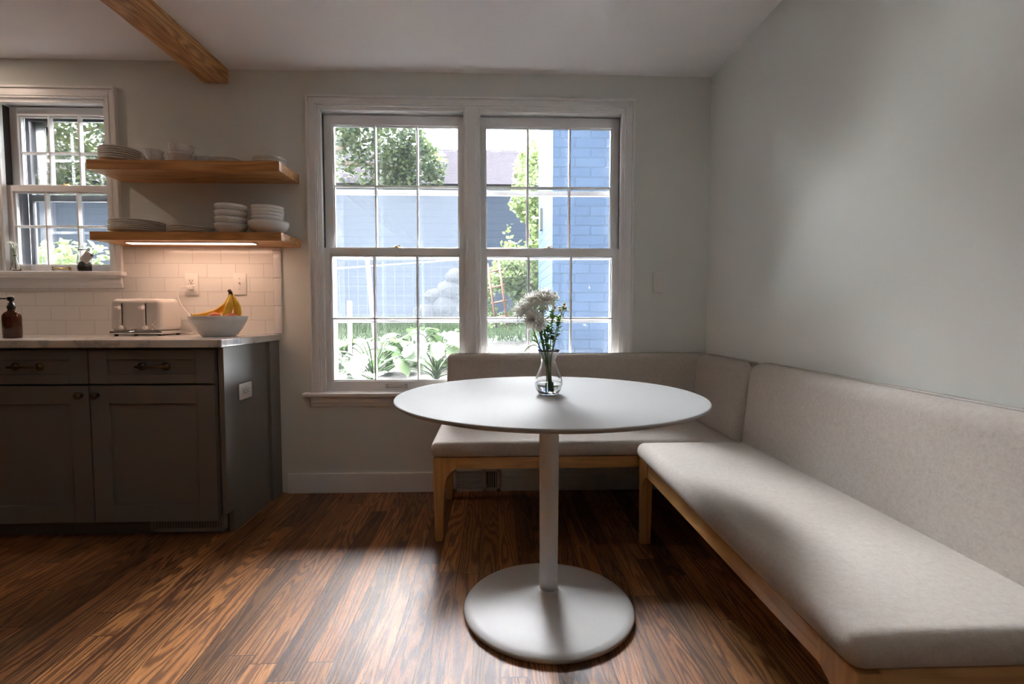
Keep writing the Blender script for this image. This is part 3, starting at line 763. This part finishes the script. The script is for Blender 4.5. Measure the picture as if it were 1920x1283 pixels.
fb = (-1.420, 2.690)
tag(MB().lathe([(0, .0), (.074, 0), (.078, .004), (.088, .012), (.110, .040), (.128, .075), (.138, .104), (.1345, .105), (.124, .076), (.105, .042), (.080, .016), (0, .010)], (fb[0], fb[1], TZ), 72).build('fruit_bowl', 'ceramic'), 'large white ceramic bowl holding bananas beside the toaster', 'bowl')
t = thing('banana_bunch', 'bunch of ripe yellow bananas standing in the white bowl', 'bananas', (fb[0]+.02, fb[1], TZ+.05))
hub = Vector((fb[0]+.060, fb[1]+.01, TZ+.222))
def banana(pts, r=.0185):
    P = bez(*pts, 18); n = len(P)
    rr = [r*min(1, .28+1.1*min((i/(n-1))*1.6, ((n-1-i)/(n-1))*2.6)) for i in range(n)]
    rr[0] = .0065; rr[1] = .0070; rr[2] = .010; rr[-1] = .0045
    b = MB().use('banana'); b.tube(P, rr, 7)
    o = b.build('banana', None, t)
    MB().tube([P[-1], P[-1]+(P[-1]-P[-2]).normalized()*.004], .0045, 7).build('blossom_tip', 'bananatip', o)
h = hub
banana((h+Vector((-.004, 0, -.008)), h+Vector((-.012, -.01, -.075)), h+Vector((-.065, -.02, -.125)), h+Vector((-.182, -.03, -.112))), .019)
banana((h+Vector((.002, -.006, -.008)), h+Vector((.008, -.03, -.06)), h+Vector((.012, -.045, -.10)), h+Vector((-.022, -.05, -.150))), .020)
banana((h+Vector((.006, .004, -.008)), h+Vector((.020, .0, -.05)), h+Vector((.050, .0, -.10)), h+Vector((.018, .0, -.150))), .019)
MB().tube([h+Vector((0, 0, -.014)), h+Vector((-.001, 0, .004)), h+Vector((-.008, 0, .016))], [.011, .0095, .009], 7).build('bunch_stem', 'bananatip', t)
for (dx, dy, dz, lab) in ((.012, -.062, .094, 'red and yellow peach in front of the bananas in the bowl'), (.080, -.035, .092, 'red and yellow peach right of the bananas in the bowl')):
    c_ = (fb[0]+dx, fb[1]+dy, TZ+dz)
    o = tag(MB().sphere((0, 0, 0), .033, 24, 16, (1, 1, .93), warp=lambda d: 1-.10*max(0, d.z)**6-.03*math.exp(-30*d.y*d.y)*(d.x > 0)).build('peach', 'peach', local=True), lab, 'peach', 'peaches'); o.location = c_

t = thing('soap_dispenser', 'amber glass soap bottle with a black pump at the counter edge', 'soap dispenser', (-2.278, 2.50, TZ))
sx_, sy_ = -2.278, 2.50
MB().lathe([(0, 0), (.032, 0), (.0355, .004), (.0355, .098), (.034, .108), (.027, .120), (.016, .127), (.014, .132), (.014, .140), (0, .140)], (sx_, sy_, TZ+.001), 40).build('bottle', 'amber', t)
MB().lathe([(0, .139), (.0165, .139), (.0165, .153), (.012, .155), (.012, .166), (.007, .166), (.007, .175), (.011, .175), (.013, .180), (.013, .192), (.009, .196), (0, .196)], (sx_, sy_, TZ), 28).build('pump', 'soap', t)
MB().tube([(sx_, sy_, TZ+.187), (sx_-.045, sy_-.004, TZ+.187), (sx_-.052, sy_-.004, TZ+.182)], .0036, 8).build('spout', 'soap', t)

# ------------------------------------------------------------------ things on the kitchen window stool
SZ = 1.2762
t = thing('bud_vase', 'tiny clear bud vase of white flowers on the kitchen windowsill', 'vase', (-2.665, 2.965, SZ))
vx, vy = -2.665, 2.965
MB().lathe([(0, 0), (.020, 0), (.023, .006), (.020, .025), (.010, .055), (.0085, .080), (.011, .088), (.0095, .088), (.007, .078), (.0085, .055), (.018, .024), (.019, .006), (0, .004)], (vx, vy, SZ), 24).build('glass_body', 'clear', t)
b = MB(); rnd = random.Random(3); heads = []
for i in range(7):
    e = Vector((vx+rnd.uniform(-.022, .022), vy+rnd.uniform(-.02, .01), SZ+rnd.uniform(.128, .160))); heads.append(e)
    b.tube(bez((vx+rnd.uniform(-.004, .004), vy, SZ+.008), (vx, vy, SZ+.06), (vx, vy, SZ+.10), e, 6), .0012, 5)
b.build('stems', 'stem', t)
def bloom(b, c, n, r, up, rnd, wdt=.16, droop=.2, layers=2):
    up = Vector(up).normalized(); a = up.orthogonal().normalized(); q = up.cross(a); c = Vector(c)
    for L in range(layers):
        m_ = n if L == 0 else int(n*.8); lift = .15+.42*L; rl = r*(1-.17*L)
        for i in range(m_):
            th = 2*PI*(i+.5*L+rnd.uniform(-.2, .2))/m_; d = a*math.cos(th)+q*math.sin(th); s_ = up.cross(d)
            l_ = rl*rnd.uniform(.85, 1.08); w_ = r*wdt*.5
            p0 = c; p1 = c+d*l_*.5+up*l_*(lift*.9); p2 = c+d*l_+up*l_*(lift*1.1-droop+rnd.uniform(-.08, .08))
            v = [b.bm.verts.new(x) for x in (p0-s_*w_*.4, p0+s_*w_*.4, p1+s_*w_, p1-s_*w_, p2+s_*w_*.35, p2-s_*w_*.35)]
            b._f([v[0], v[1], v[2], v[3]], True); b._f([v[3], v[2], v[4], v[5]], True)
b = MB()
for e in heads: bloom(b, e, 9, .013, (rnd.uniform(-.4, .4), -.6, 1), rnd, .4)
b.build('blossoms', 'petal', t, recalc=False)

t = thing('terrarium_jar', 'small glass jar of dark moss with a paper tag on the sill', 'jar', (-2.290, 2.962, SZ))
jx, jy = -2.290, 2.962
MB().lathe([(0, 0), (.030, 0), (.033, .004), (.033, .085), (.028, .096), (.024, .100), (.024, .112), (.0265, .114), (.0265, .120), (.022, .122), (.0215, .100), (.026, .094), (.031, .084), (.031, .006), (0, .004)], (jx, jy, SZ), 36).build('glass_body', 'clear', t)
MB().lathe([(0, .006), (.029, .006), (.030, .030), (.024, .048), (.012, .056), (0, .057)], (jx, jy, SZ), 24).build('moss', 'moss', t)
MB().lathe([(0, .1215), (.028, .1215), (.028, .133), (.024, .138), (0, .139)], (jx, jy, SZ), 28).build('lid', 'clear', t)
# tag hangs from a twine on the front right
tb = MB().use('paper'); o_ = Vector((jx+.045, jy-.040, SZ+.075)); ua = Vector((math.cos(-.62), 0, math.sin(-.62))); va = Vector((math.sin(.62), .15, math.cos(.62))).normalized()
def rect(b, c, hu, hv, th=.0008):
    n_ = ua.cross(va).normalized(); vs = []
    for s1 in (-1, 1):
        for (a_, b_) in ((-1, -1), (1, -1), (1, 1), (-1, 1)): vs.append(b.bm.verts.new(c+ua*hu*a_+va*hv*b_+n_*th*s1))
    for q_ in ((0, 3, 2, 1), (4, 5, 6, 7), (0, 1, 5, 4), (1, 2, 6, 5), (2, 3, 7, 6), (3, 0, 4, 7)): b._f([vs[i] for i in q_], False)
rect(tb, o_, .024, .030)
tg = tb.build('paper_tag', None, t)
b = MB()
n_ = ua.cross(va).normalized(); n_ = n_ if n_.y < 0 else -n_
for i, (l_, v_) in enumerate(((.018, .016), (.018, .008), (.017, .000), (.018, -.008), (.012, -.016))): rect(b, o_+va*v_+n_*.0014, l_, .0007, .0003)
rect(b, o_+ua*.015+va*.024+n_*.0014, .006, .004, .0003)
b.build('tag_print', 'ink', tg)
MB().tube([(jx-.010, jy-.027, SZ+.108), (jx+.012, jy-.028, SZ+.115), (jx+.034, jy-.034, SZ+.120), tuple(o_+va*.028)], .0011, 5).build('twine', 'twine', t)

# ------------------------------------------------------------------ bench along the window wall, turning the corner
SB, ST = .388, .457
def leg_poly(x, s_):   # side view of a tapering bracket leg, s_ = direction the bracket points
    P = [(-.279, .388), (-.279, .30), (-.272, 0), (-.238, 0), (-.229, .22), (-.224, .27), (-.214, .300), (-.198, .322), (-.175, .334), (-.171, .334), (-.171, .388)]
    return [(x+s_*(a+.279), z) for a, z in P]
t = thing('corner_bench', 'oatmeal upholstered bench along the window wall turning the corner', 'bench', (.45, 2.65, 0))
MB().rbox(-.293, 1.128, 2.285, 2.862, SB, ST, .034, 6, 8, crown=.012).build('seat', 'fabric', t)
def lean(p):   # back leans towards the wall as it rises
    k_ = (p.z-.40)/.42; return (p.x, p.y+.035*k_ if p.y < 2.90 else p.y, p.z)
MB().rbox(-.268, 1.232, 2.838, 2.950, .40, .815, .038, 6, 8, warp=lean).build('backrest', 'fabric', t)
def lean2(p):
    k_ = (p.z-.40)/.42; return (p.x+.040*k_ if p.x < 1.19 else p.x, p.y, p.z)
def wallside(p):   # rounded towards the room, nearly square where it meets the wall
    q = lean2(p)
    if p.x > 1.20: q = (1.2425, q[1], q[2]+.016*max(0, (p.x-1.20)/.043)*(1 if p.z > .7 else 0))
    return q
MB().rbox(1.118, 1.243, 2.322, 2.915, .40, .812, .050, 7, 8, warp=wallside).build('side_backrest', 'fabric', t)
MB().box(-.172, 1.05, 2.300, 2.326, .334, SB).build('front_rail', 'benchwood', t, bevel=.002)
MB().box(-.272, -.246, 2.345, 2.82, .334, SB).build('side_rail', 'benchwood_y', t, bevel=.002)
MB().prism(leg_poly(-.279, 1), 2.296, 2.342).build('leg', 'benchwood_z', t, bevel=.003)
MB().prism([(-.279, .388), (-.272, 0), (-.238, 0), (-.228, .388)], 2.815, 2.860).build('leg', 'benchwood_z', t, bevel=.003)
MB().prism([(1.10, .388), (1.11, 0), (1.15, 0), (1.155, .388)], 2.815, 2.860).build('leg', 'benchwood_z', t, bevel=.003)

t = thing('wall_bench', 'long oatmeal upholstered bench along the right wall', 'bench', (.9, 1.6, 0))
BY0, BY1 = .862, 2.278
MB().rbox(.640, 1.152, BY0, BY1, SB, ST+.004, .035, 6, 8, crown=.013).build('seat', 'fabric', t)
MB().rbox(1.116, 1.243, BY0, BY1+.022, .40, .820, .056, 8, 8, warp=wallside).build('backrest', 'fabric', t)
MB().box(.660, .686, BY0+.12, BY1-.10, .330, SB).build('front_rail', 'benchwood_y', t, bevel=.002)
for (ya, yb) in ((BY0+.02, BY0+.045), (BY1-.040, BY1-.015)):
    MB().box(.70, 1.16, ya, yb, .330, SB).build('side_rail', 'benchwood', t, bevel=.002)
def leg2(y, s_): return [(y+s_*a, z) for a, z in ((0, .388), (0, .30), (.006, 0), (.038, 0), (.050, .20), (.054, .255), (.064, .290), (.084, .318), (.110, .331), (.118, .331), (.118, .388))]
MB().prism(leg2(BY1-.004, -1), .657, .703, 'x').build('leg', 'benchwood_z', t, bevel=.003)
MB().prism(leg2(BY0+.006, 1), .657, .703, 'x').build('leg', 'benchwood_z', t, bevel=.003)
for ya in (BY0+.02, BY1-.06):
    MB().prism([(ya, .388), (ya+.004, 0), (ya+.040, 0), (ya+.044, .388)], 1.15, 1.195, 'x').build('leg', 'benchwood_z', t, bevel=.003)

# ------------------------------------------------------------------ pedestal table
TC = (.190, 1.768); TT = .758; R = .530
t = thing('pedestal_table', 'round white pedestal table on a disc base in front of the benches', 'table', (TC[0], TC[1], 0))
MB().lathe([(0, 0), (R*.90, 0), (R*.955, .003), (R*.985, .008), (R-.002, .013), (R, .016), (R-.0015, .0195), (R-.005, .021), (0, .021)], (TC[0], TC[1], TT-.021), 128).build('tabletop', 'tablewhite', t)
MB().lathe([(0, .045), (.0315, .045), (.0330, .40), (.0345, .715), (.080, .722), (.080, .737), (0, .737)], (TC[0], TC[1]-.01, 0), 48).build('column', 'basewhite', t)
MB().lathe([(0, 0), (.284, 0), (.292, .003), (.296, .010), (.297, .015), (.294, .019), (.27, .0235), (.20, .030), (.12, .040), (.075, .049), (.050, .059), (.038, .070), (.0345, .074), (0, .074)], (TC[0]-.002, TC[1]-.02, 0), 128).build('base', 'basewhite', t)

# ------------------------------------------------------------------ vase and flowers
VX, VY = .190, 1.785
t = thing('glass_vase', 'clear pear shaped glass vase with water on the white table', 'vase', (VX, VY, TT))
vo = [(0, 0), (.031, 0), (.0345, .003), (.0430, .016), (.0485, .036), (.0475, .052), (.0415, .072), (.0320, .093), (.0265, .110), (.0262, .120), (.0300, .135), (.0360, .150), (.0395, .157)]
vi = [(.0375, .157), (.0338, .149), (.0276, .134), (.0240, .120), (.0243, .110), (.0298, .093), (.0392, .072), (.0452, .052), (.0461, .036), (.0408, .017), (.0320, .008), (0, .007)]
MB().lathe(vo+vi, (VX, VY, TT+.0003), 64, ribs=(16, .006)).build('glass_body', 'clear', t)
MB().lathe([(0, .0074), (.0315, .0084), (.0400, .017), (.0453, .036), (.0448, .044), (0, .044)], (VX, VY, TT+.0003), 64).build('water', 'water', t)
def P2(px, py, dy=0):   # a point near the vase from its place in the photograph's frame
    k_ = 960/(VY+dy); return Vector(((px-927)/k_, VY+dy, 1.042-(py-588)/k_))
rnd = random.Random(11)
def leaf(b, p, d, l_, w_, rnd):
    d = Vector(d).normalized(); s_ = d.cross(Vector((0, 0, 1)));
    if s_.length < .1: s_ = Vector((1, 0, 0))
    s_.normalize(); n_ = s_.cross(d)
    out = [(0, 0), (.25, .55), (.35, .30), (.55, 1.0), (.68, .55), (.82, .75), (1, 0)]
    L = [b.bm.verts.new(p+d*l_*a+s_*w_*c+n_*(.10*l_*math.sin(a*3))) for a, c in out]
    Rr = [b.bm.verts.new(p+d*l_*a-s_*w_*c+n_*(.10*l_*math.sin(a*3))) for a, c in out[1:-1]]
    mid = [L[0]]+[b.bm.verts.new(p+d*l_*a+n_*(.06*l_*math.sin(a*3))) for a, c in out[1:-1]]+[L[-1]]
    LL = L; RR = [L[0]]+Rr+[L[-1]]
    for i in range(len(out)-1):
        for side in (LL, RR):
            vs = [mid[i], mid[i+1], side[i+1], side[i]]; vs2 = []
            for v in vs:
                if v not in vs2: vs2.append(v)
            if len(vs2) > 2: b._f(vs2, True)
def flower(label, name, cat, group, hp, dy, foot, up, kind, leaves=5, r=.04):
    e = P2(hp[0], hp[1], dy); f0 = Vector((VX+foot[0], VY+foot[1], TT+.014)); nk = Vector((VX+(e.x-VX)*.12, VY+(e.y-VY)*.10, TT+.115))
    t = thing(name, label, cat, tuple(f0), group)
    P = bez(f0, f0.lerp(nk, .6), nk, nk.lerp(e, .25), 6)+bez(nk.lerp(e, .25), nk.lerp(e, .5), e-Vector(up).normalized()*.03, e, 8)[1:]
    MB().tube(P, (.0021 if kind == 'mum' else .0016), 6).build('stem', 'stem', t)
    if leaves:
        b = MB()
        for i in range(int(leaves*2.4)):
            j = rnd.randint(7, len(P)-2); a = rnd.uniform(0, 2*PI)
            leaf(b, P[j], (math.cos(a), math.sin(a), rnd.uniform(-.1, .7)), rnd.uniform(.018, .040), rnd.uniform(.007, .012), rnd)
        b.build('leaves', 'leafy', t, recalc=False)
    if kind == 'mum':
        b = MB(); bloom(b, e, 30, r, up, rnd, .15, .38, 3); bloom(b, e+Vector(up).normalized()*.002, 24, r*.85, up, rnd, .16, -.35, 3); b.build('bloom', 'petal', t, recalc=False)
        MB().sphere(tuple(e-Vector(up).normalized()*.002), .006, 10, 6).build('calyx', 'stem', t)
    else:
        for (dx, dz, dd) in kind:
            c_ = e+Vector((dx, dd, dz)); u_ = Vector((dx*8, -.8, .5))
            g = MB(); bloom(g, c_, 10, .0095, u_, rnd, .55, .1, 1); o = g.build('blossom', 'petal', t, recalc=False)
            MB().sphere(tuple(c_+u_.normalized()*.0012), .0042, 10, 6).build('center', 'center', o)
            if abs(dx)+abs(dz) > 1e-4: MB().tube(bez(e-Vector((0, 0, .035)), e-Vector((0, 0, .02)), c_-Vector((0, 0, .015)), c_, 5), .0009, 5).build('side_stem', 'stem', t)
G1 = 'white chrysanthemums in the vase'; G2 = 'small white daisies in the vase'
flower('white spiky chrysanthemum at the top of the vase bouquet', 'chrysanthemum', 'flower', G1, (1019, 566), -.015, (.004, -.006), (.25, -.5, 1), 'mum', 5, .052)
flower('white spiky chrysanthemum second from left in the bouquet', 'chrysanthemum', 'flower', G1, (1000, 570), .015, (-.006, .004), (-.35, -.2, 1), 'mum', 4, .052)
flower('leftmost white spiky chrysanthemum leaning out of the bouquet', 'chrysanthemum', 'flower', G1, (983, 585), -.01, (.010, .002), (-.8, -.25, .8), 'mum', 5, .048)
flower('white chrysanthemum turned sideways low in the bouquet', 'chrysanthemum', 'flower', G1, (1003, 600), -.035, (.000, -.010), (-.5, -1, .15), 'mum', 5, .044)
flower('lowest small white chrysanthemum facing forward in the bouquet', 'chrysanthemum', 'flower', G1, (1011, 608), -.040, (.012, -.008), (-.1, -1, .0), 'mum', 4, .028)
flower('sprig of small white daisies at the top right of the bouquet', 'daisy_sprig', 'flower', G2, (1039, 558), .0, (.014, .000), (.2, 0, 1), [(0, 0, 0), (.010, .002, .006), (.003, .012, -.004), (-.006, -.006, 0)], 6)
flower('sprig of small white daisies in the middle of the bouquet', 'daisy_sprig', 'flower', G2, (1016, 579), -.030, (.008, .008), (0, 0, 1), [(0, 0, 0), (.011, .0, .004), (-.004, .012, 0)], 8)
flower('rightmost tall sprig of small daisies leaning right', 'daisy_sprig', 'flower', G2, (1056, 577), .005, (.004, .010), (.3, 0, 1), [(0, 0, 0), (.009, -.004, 0), (-.012, -.002, .004), (.004, .010, 0)], 7)
flower('sprig of small daisies right of the middle of the bouquet', 'daisy_sprig', 'flower', G2, (1037, 583), -.020, (.012, -.004), (.1, 0, 1), [(0, 0, 0), (.024, .001, 0), (.004, .010, 0)], 9)
flower('short sprig with one daisy low in the bouquet', 'daisy_sprig', 'flower', G2, (1027, 612), -.015, (.003, .003), (0, 0, 1), [(0, 0, 0)], 10)
flower('thin leafy daisy sprig at the lower right of the bouquet', 'daisy_sprig', 'flower', G2, (1047, 600), .012, (.009, .006), (.2, 0, 1), [(0, 0, 0), (.006, .012, 0)], 9)
# the one drooping leaf over the rim
t = thing('drooping_leaf', 'single long green leaf drooping over the left rim of the vase', 'leaf', (VX-.02, VY, TT+.15))
st_ = bez((VX-.020, VY-.01, TT+.13), (VX-.03, VY-.015, TT+.185), (VX-.065, VY-.02, TT+.185), (VX-.086, VY-.02, TT+.150), 12)
MB().tube(st_, .0012, 5).build('stalk', 'stem', t)
b = MB()
for i in (5, 7, 8, 9, 10, 11): leaf(b, st_[i], (st_[i]-st_[i-1])*1.0+Vector((0, 0, -.002)), .022, .005, rnd)
b.build('blade', 'leafy', t, recalc=False)

# ------------------------------------------------------------------ recessed ceiling lamps (their reflections show in the glass)
for (x, y, z, lab) in ((-.46, 1.70, ZC, 'round recessed ceiling light above the table'), (-2.95, 2.50, ZCL, 'round recessed ceiling light above the kitchen counter'), (-2.55, 1.15, ZCL, 'round recessed ceiling light above the kitchen floor')):
    t = thing('recessed_light', lab, 'ceiling light', (x, y, z), 'recessed ceiling lights')
    MB().lathe([(.055, -.004), (.078, -.004), (.080, 0), (.055, 0)], (x, y, z), 40).build('trim_ring', 'trim', t)
    MB().lathe([(0, -.003), (.054, -.003), (.054, -.0005), (0, -.0005)], (x, y, z), 32).build('lens', 'bulb_bright' if 'counter' in lab else 'bulb', t)

# ------------------------------------------------------------------ garden outside
def gz(y): return .35+.1*(y-3.2)
b = MB(); n = 24
gv = [[b.bm.verts.new((-14+20*i/n, 3.2+11*j/n, gz(3.2+11*j/n)+.03*noise.noise((i*.7, j*.7, 0)))) for j in range(n+1)] for i in range(n+1)]
for i in range(n):
    for j in range(n): b._f([gv[i][j], gv[i+1][j], gv[i+1][j+1], gv[i][j+1]], True)
struct(b.build('ground', 'ground'))

struct(MB().box(-9, 3, WO, 4.02, .20, .42).build('bounce_slab', 'bounce_slab'))  # added reflector slab below the sightline, bounces daylight onto the ceiling
t = thing('siding_building', 'blue-grey clapboard building with a shingled roof across the garden', 'building', (-5, 9.5, .9))
MB().box(-13.0, .95, 9.0, 9.2, .4, 3.27).build('clapboard_wall', 'siding', t)
MB().prism([(8.85, 3.24), (9.55, 4.03), (10.6, 4.03), (10.6, 3.24)], -13.0, .72, 'x').build('roof', 'roof', t)
t = thing('brick_building', 'blue painted brick building close outside the right window', 'building', (1.6, 5, .4))
MB().box(.497, 3.0, 4.40, 5.80, .2, 5.6).build('brick_wall', 'brick', t)
MB().box(.470, .497, 5.3, 5.38, 1.9, 2.12).build('wall_lantern', 'slot', t)

def foliage(b, n, c, rad, size, rnd, shell=.55):
    for _ in range(n):
        while True:
            p = Vector((rnd.uniform(-1, 1), rnd.uniform(-1, 1), rnd.uniform(-1, 1)))
            if shell < p.length < 1+.15*noise.noise(p*3): break
        q = Vector((c[0]+p.x*rad[0], c[1]+p.y*rad[1], c[2]+p.z*rad[2]))
        k_ = noise.noise(q*2.2)
        if k_ < -.22: continue
        a = Vector((rnd.gauss(0, 1), rnd.gauss(0, 1), rnd.gauss(0, .6))).normalized(); s_ = a.orthogonal(); s_.rotate(Matrix.Rotation(rnd.uniform(0, 6.28), 3, a)); l_ = size*rnd.uniform(.6, 1.3)
        vs = [b.bm.verts.new(x) for x in (q, q+a*l_*.5+s_*l_*.25, q+a*l_, q+a*l_*.5-s_*l_*.25)]
        b._f(vs, False)
def tree(name, label, cat, blobs, size, key, trunk, group=None, seed=1):
    rnd = random.Random(seed); t = thing(name, label, cat, trunk[0], group)
    b = MB()
    for (c, rad, n) in blobs: foliage(b, n, c, rad, size, rnd)
    b.build('foliage', key, t, recalc=False)
    if len(trunk) > 1:
        b = MB().tube(trunk, [.14*(1-.18*i) for i in range(len(trunk))] if size > .08 else [.02]*len(trunk), 8)
        for (c, rad, n) in blobs: b.tube([trunk[-1], c], [.05, .02] if size > .08 else [.012, .006], 6)
        b.build('trunk', 'bark', t)
    return t
tree('garden_tree', 'dark green tree rising behind the left big window', 'tree', [((-2.6, 8.0, 4.3), (1.35, .8, 1.25), 9000), ((-1.75, 8.1, 3.75), (.75, .6, .75), 4500), ((-1.2, 8.2, 3.35), (.45, .4, .40), 1500)], .085, 'leaf_dark', [(-3.75, 8.3, .85), (-3.6, 8.3, 2.2), (-3.2, 8.2, 3.4)], 'garden trees', 2)
tree('garden_tree', 'leafy yellow-green tree seen through the small kitchen window', 'tree', [((-6.6, 8.0, 4.3), (1.6, .8, 1.5), 12000), ((-8.0, 8.0, 3.9), (1.0, .7, 1.1), 4000), ((-5.1, 8.2, 4.0), (1.0, .6, 1.0), 4000)], .10, 'leaf_mid', [(-9.1, 8.3, .85), (-8.9, 8.3, 2.4), (-8.0, 8.2, 3.6)], 'garden trees', 3)
tree('tall_shrub', 'pale yellow-green shrub between the two outside buildings', 'shrub', [((.42, 6.65, 1.75), (.42, .40, .80), 6500), ((.48, 6.7, 2.6), (.26, .28, .75), 2200), ((.15, 6.5, 1.25), (.40, .35, .40), 2400)], .065, 'leaf_light', [(.42, 6.65, .68), (.42, 6.65, 1.2), (.45, 6.65, 1.8)], None, 4)
tree('hydrangea_bush', 'pale green hydrangea bush outside the kitchen window', 'shrub', [((-4.25, 5.2, 1.25), (.55, .45, .50), 1900), ((-3.85, 5.2, 1.05), (.4, .4, .38), 800)], .085, 'leaf_light', [(-4.2, 5.2, .54), (-4.2, 5.2, .9), (-4.2, 5.2, 1.1)], None, 5)
def rosette(label, x, y, s_, seed):
    rnd = random.Random(seed); z = gz(y); t = thing('broadleaf_plant', label, 'plant', (x, y, z), 'broad leaved garden plants')
    b = MB()
    for i in range(26):
        a = 2*PI*i*.382+rnd.uniform(-.3, .3); d = Vector((math.cos(a), math.sin(a), 0)); reach = s_*(.25+.75*rnd.random()); top = s_*(.95-.75*(reach/s_)**2)*rnd.uniform(.75, 1.1)
        tip = Vector((x, y, z))+d*reach+Vector((0, 0, top)); l_ = s_*rnd.uniform(.32, .50); w_ = l_*.46; sd = Vector((-d.y, d.x, 0)); dd = (d+Vector((0, 0, rnd.uniform(-.7, .3)))).normalized()
        b.tube(bez((x, y, z), (x+d.x*.03, y+d.y*.03, z+top*.7), tip-dd*l_*.3, tip, 5), .006, 4)
        rows = []
        for k_ in range(9):
            u = k_/8; c_ = tip+dd*l_*u+Vector((0, 0, -.35*l_*u*u)); ww = w_*math.sin(PI*min(1, u*.96+.04))**.6*(1-.22*(k_ % 2))
            rows.append([b.bm.verts.new(c_+sd*ww*q_+Vector((0, 0, .10*l_*abs(q_)+.02*l_*math.sin(7*u+q_*5)))) for q_ in (-1, -.5, 0, .5, 1)])
        for r0, r1 in zip(rows, rows[1:]):
            for k_ in range(4): b._f([r0[k_], r0[k_+1], r1[k_+1], r1[k_]], True)
    b.build('leaves', 'leaf_big', t, recalc=False)
for i, (x, y, s_, lab) in enumerate(((-1.0, 4.25, .44, 'broad leaved plant low outside the middle of the left window'), (-.50, 4.40, .46, 'broad leaved plant low outside near the window mullion'), (-1.42, 4.2, .34, 'broad leaved plant at the far left of the left window'), (-.80, 5.1, .42, 'paler broad leaved plant farther back in the garden bed'), (.05, 4.2, .30, 'broad leaved plant low outside behind the bench back'))):
    rosette(lab, x, y, s_, 20+i)
tag(MB().box(-1.215, -1.183, 4.28, 4.31, gz(4.3)-.1, 1.145).build('garden_post', 'postwhite'), 'short white post standing in the soil outside the left window', 'post')
tag(MB().prism([(-1.30, gz(5.6)-.05), (-1.26, gz(5.6)-.05), (-1.345, 1.63), (-1.385, 1.63)], 5.58, 5.62).build('garden_stake', 'postwhite'), 'tall pale slanted stake near the siding outside the left window', 'stake')
t = thing('garden_trellis', 'rusty orange ladder trellis leaning outside the right window', 'trellis', (.05, 6.0, .6))
def PT(px, py, Y=6.0): return Vector(((px-927)/960*Y, Y, 1.042-(py-588)/960*Y))
b = MB(); b.tube([PT(914, 495), PT(931, 615)], .014, 6).tube([PT(935, 490), PT(952, 612)], .014, 6)
for (a, c) in (((913, 512), (942, 506)), ((917, 541), (946, 535)), ((921, 569), (951, 564)), ((925, 596), (954, 592))): b.tube([PT(*a), PT(*c)], .011, 6)
b.build('ladder_frame', 'rust', t)
rnd = random.Random(9)
for i, (px, py, r_) in enumerate(((800, 585, .16), (835, 575, .20), (865, 585, .16), (845, 545, .19), (858, 520, .16), (815, 555, .14))):
    Y = 8.55; c_ = PT(px, py, Y)
    o = MB().sphere(tuple(c_), r_, 16, 10, (1.25, .8, .85), warp=lambda d: 1+.22*noise.noise(d*1.7+Vector((i*3, 0, 0)))).build('boulder', 'stone')
    tag(o, ['pale boulder, lowest at the left of the rock pile', 'pale boulder, middle of the lowest row of the rock pile', 'pale boulder, lowest at the right of the rock pile', 'pale boulder in the middle of the rock pile', 'topmost pale boulder of the rock pile', 'pale boulder at the left shoulder of the rock pile'][i]+' by the siding', 'boulder', 'boulders piled against the siding')
# grass in front of the siding
b = MB(); rnd = random.Random(5)
for _ in range(9000):
    x = rnd.uniform(-3.4, 1.3); y = 6.5+2.4*rnd.random()**.8
    if .45 < x and y < 5.9: continue
    z = gz(y); h_ = rnd.uniform(.05, .13); dx, dy = rnd.uniform(-.05, .05), rnd.uniform(-.05, .05)
    b.quad((x-.006, y, z), (x+.006, y, z), (x+dx+.002, y+dy, z+h_), (x+dx-.002, y+dy, z+h_))
tag(b.build('grass', 'leaf_big', recalc=False), 'green grass growing in front of the siding building', 'grass', kind='stuff')
# wire mesh fence
t = thing('wire_fence', 'thin wire mesh fence across the garden outside the big window', 'fence', (-.3, 6.2, gz(6.2)))
b = MB()
for i in range(26): x = -2.3+i*.11; b.tube([(x, 6.25, gz(6.2)), (x, 6.25, 1.72)], .0011, 3, False)
for i in range(10): z = .68+i*.115; b.tube([(-2.3, 6.25, z), (.45, 6.25, z)], .0011, 3, False)
b.build('wire_mesh', 'wire', t)
MB().tube([(-2.3, 6.25, 1.55), (.45, 6.25, 1.75)], .010, 6).build('top_rail', 'postwhite', t)
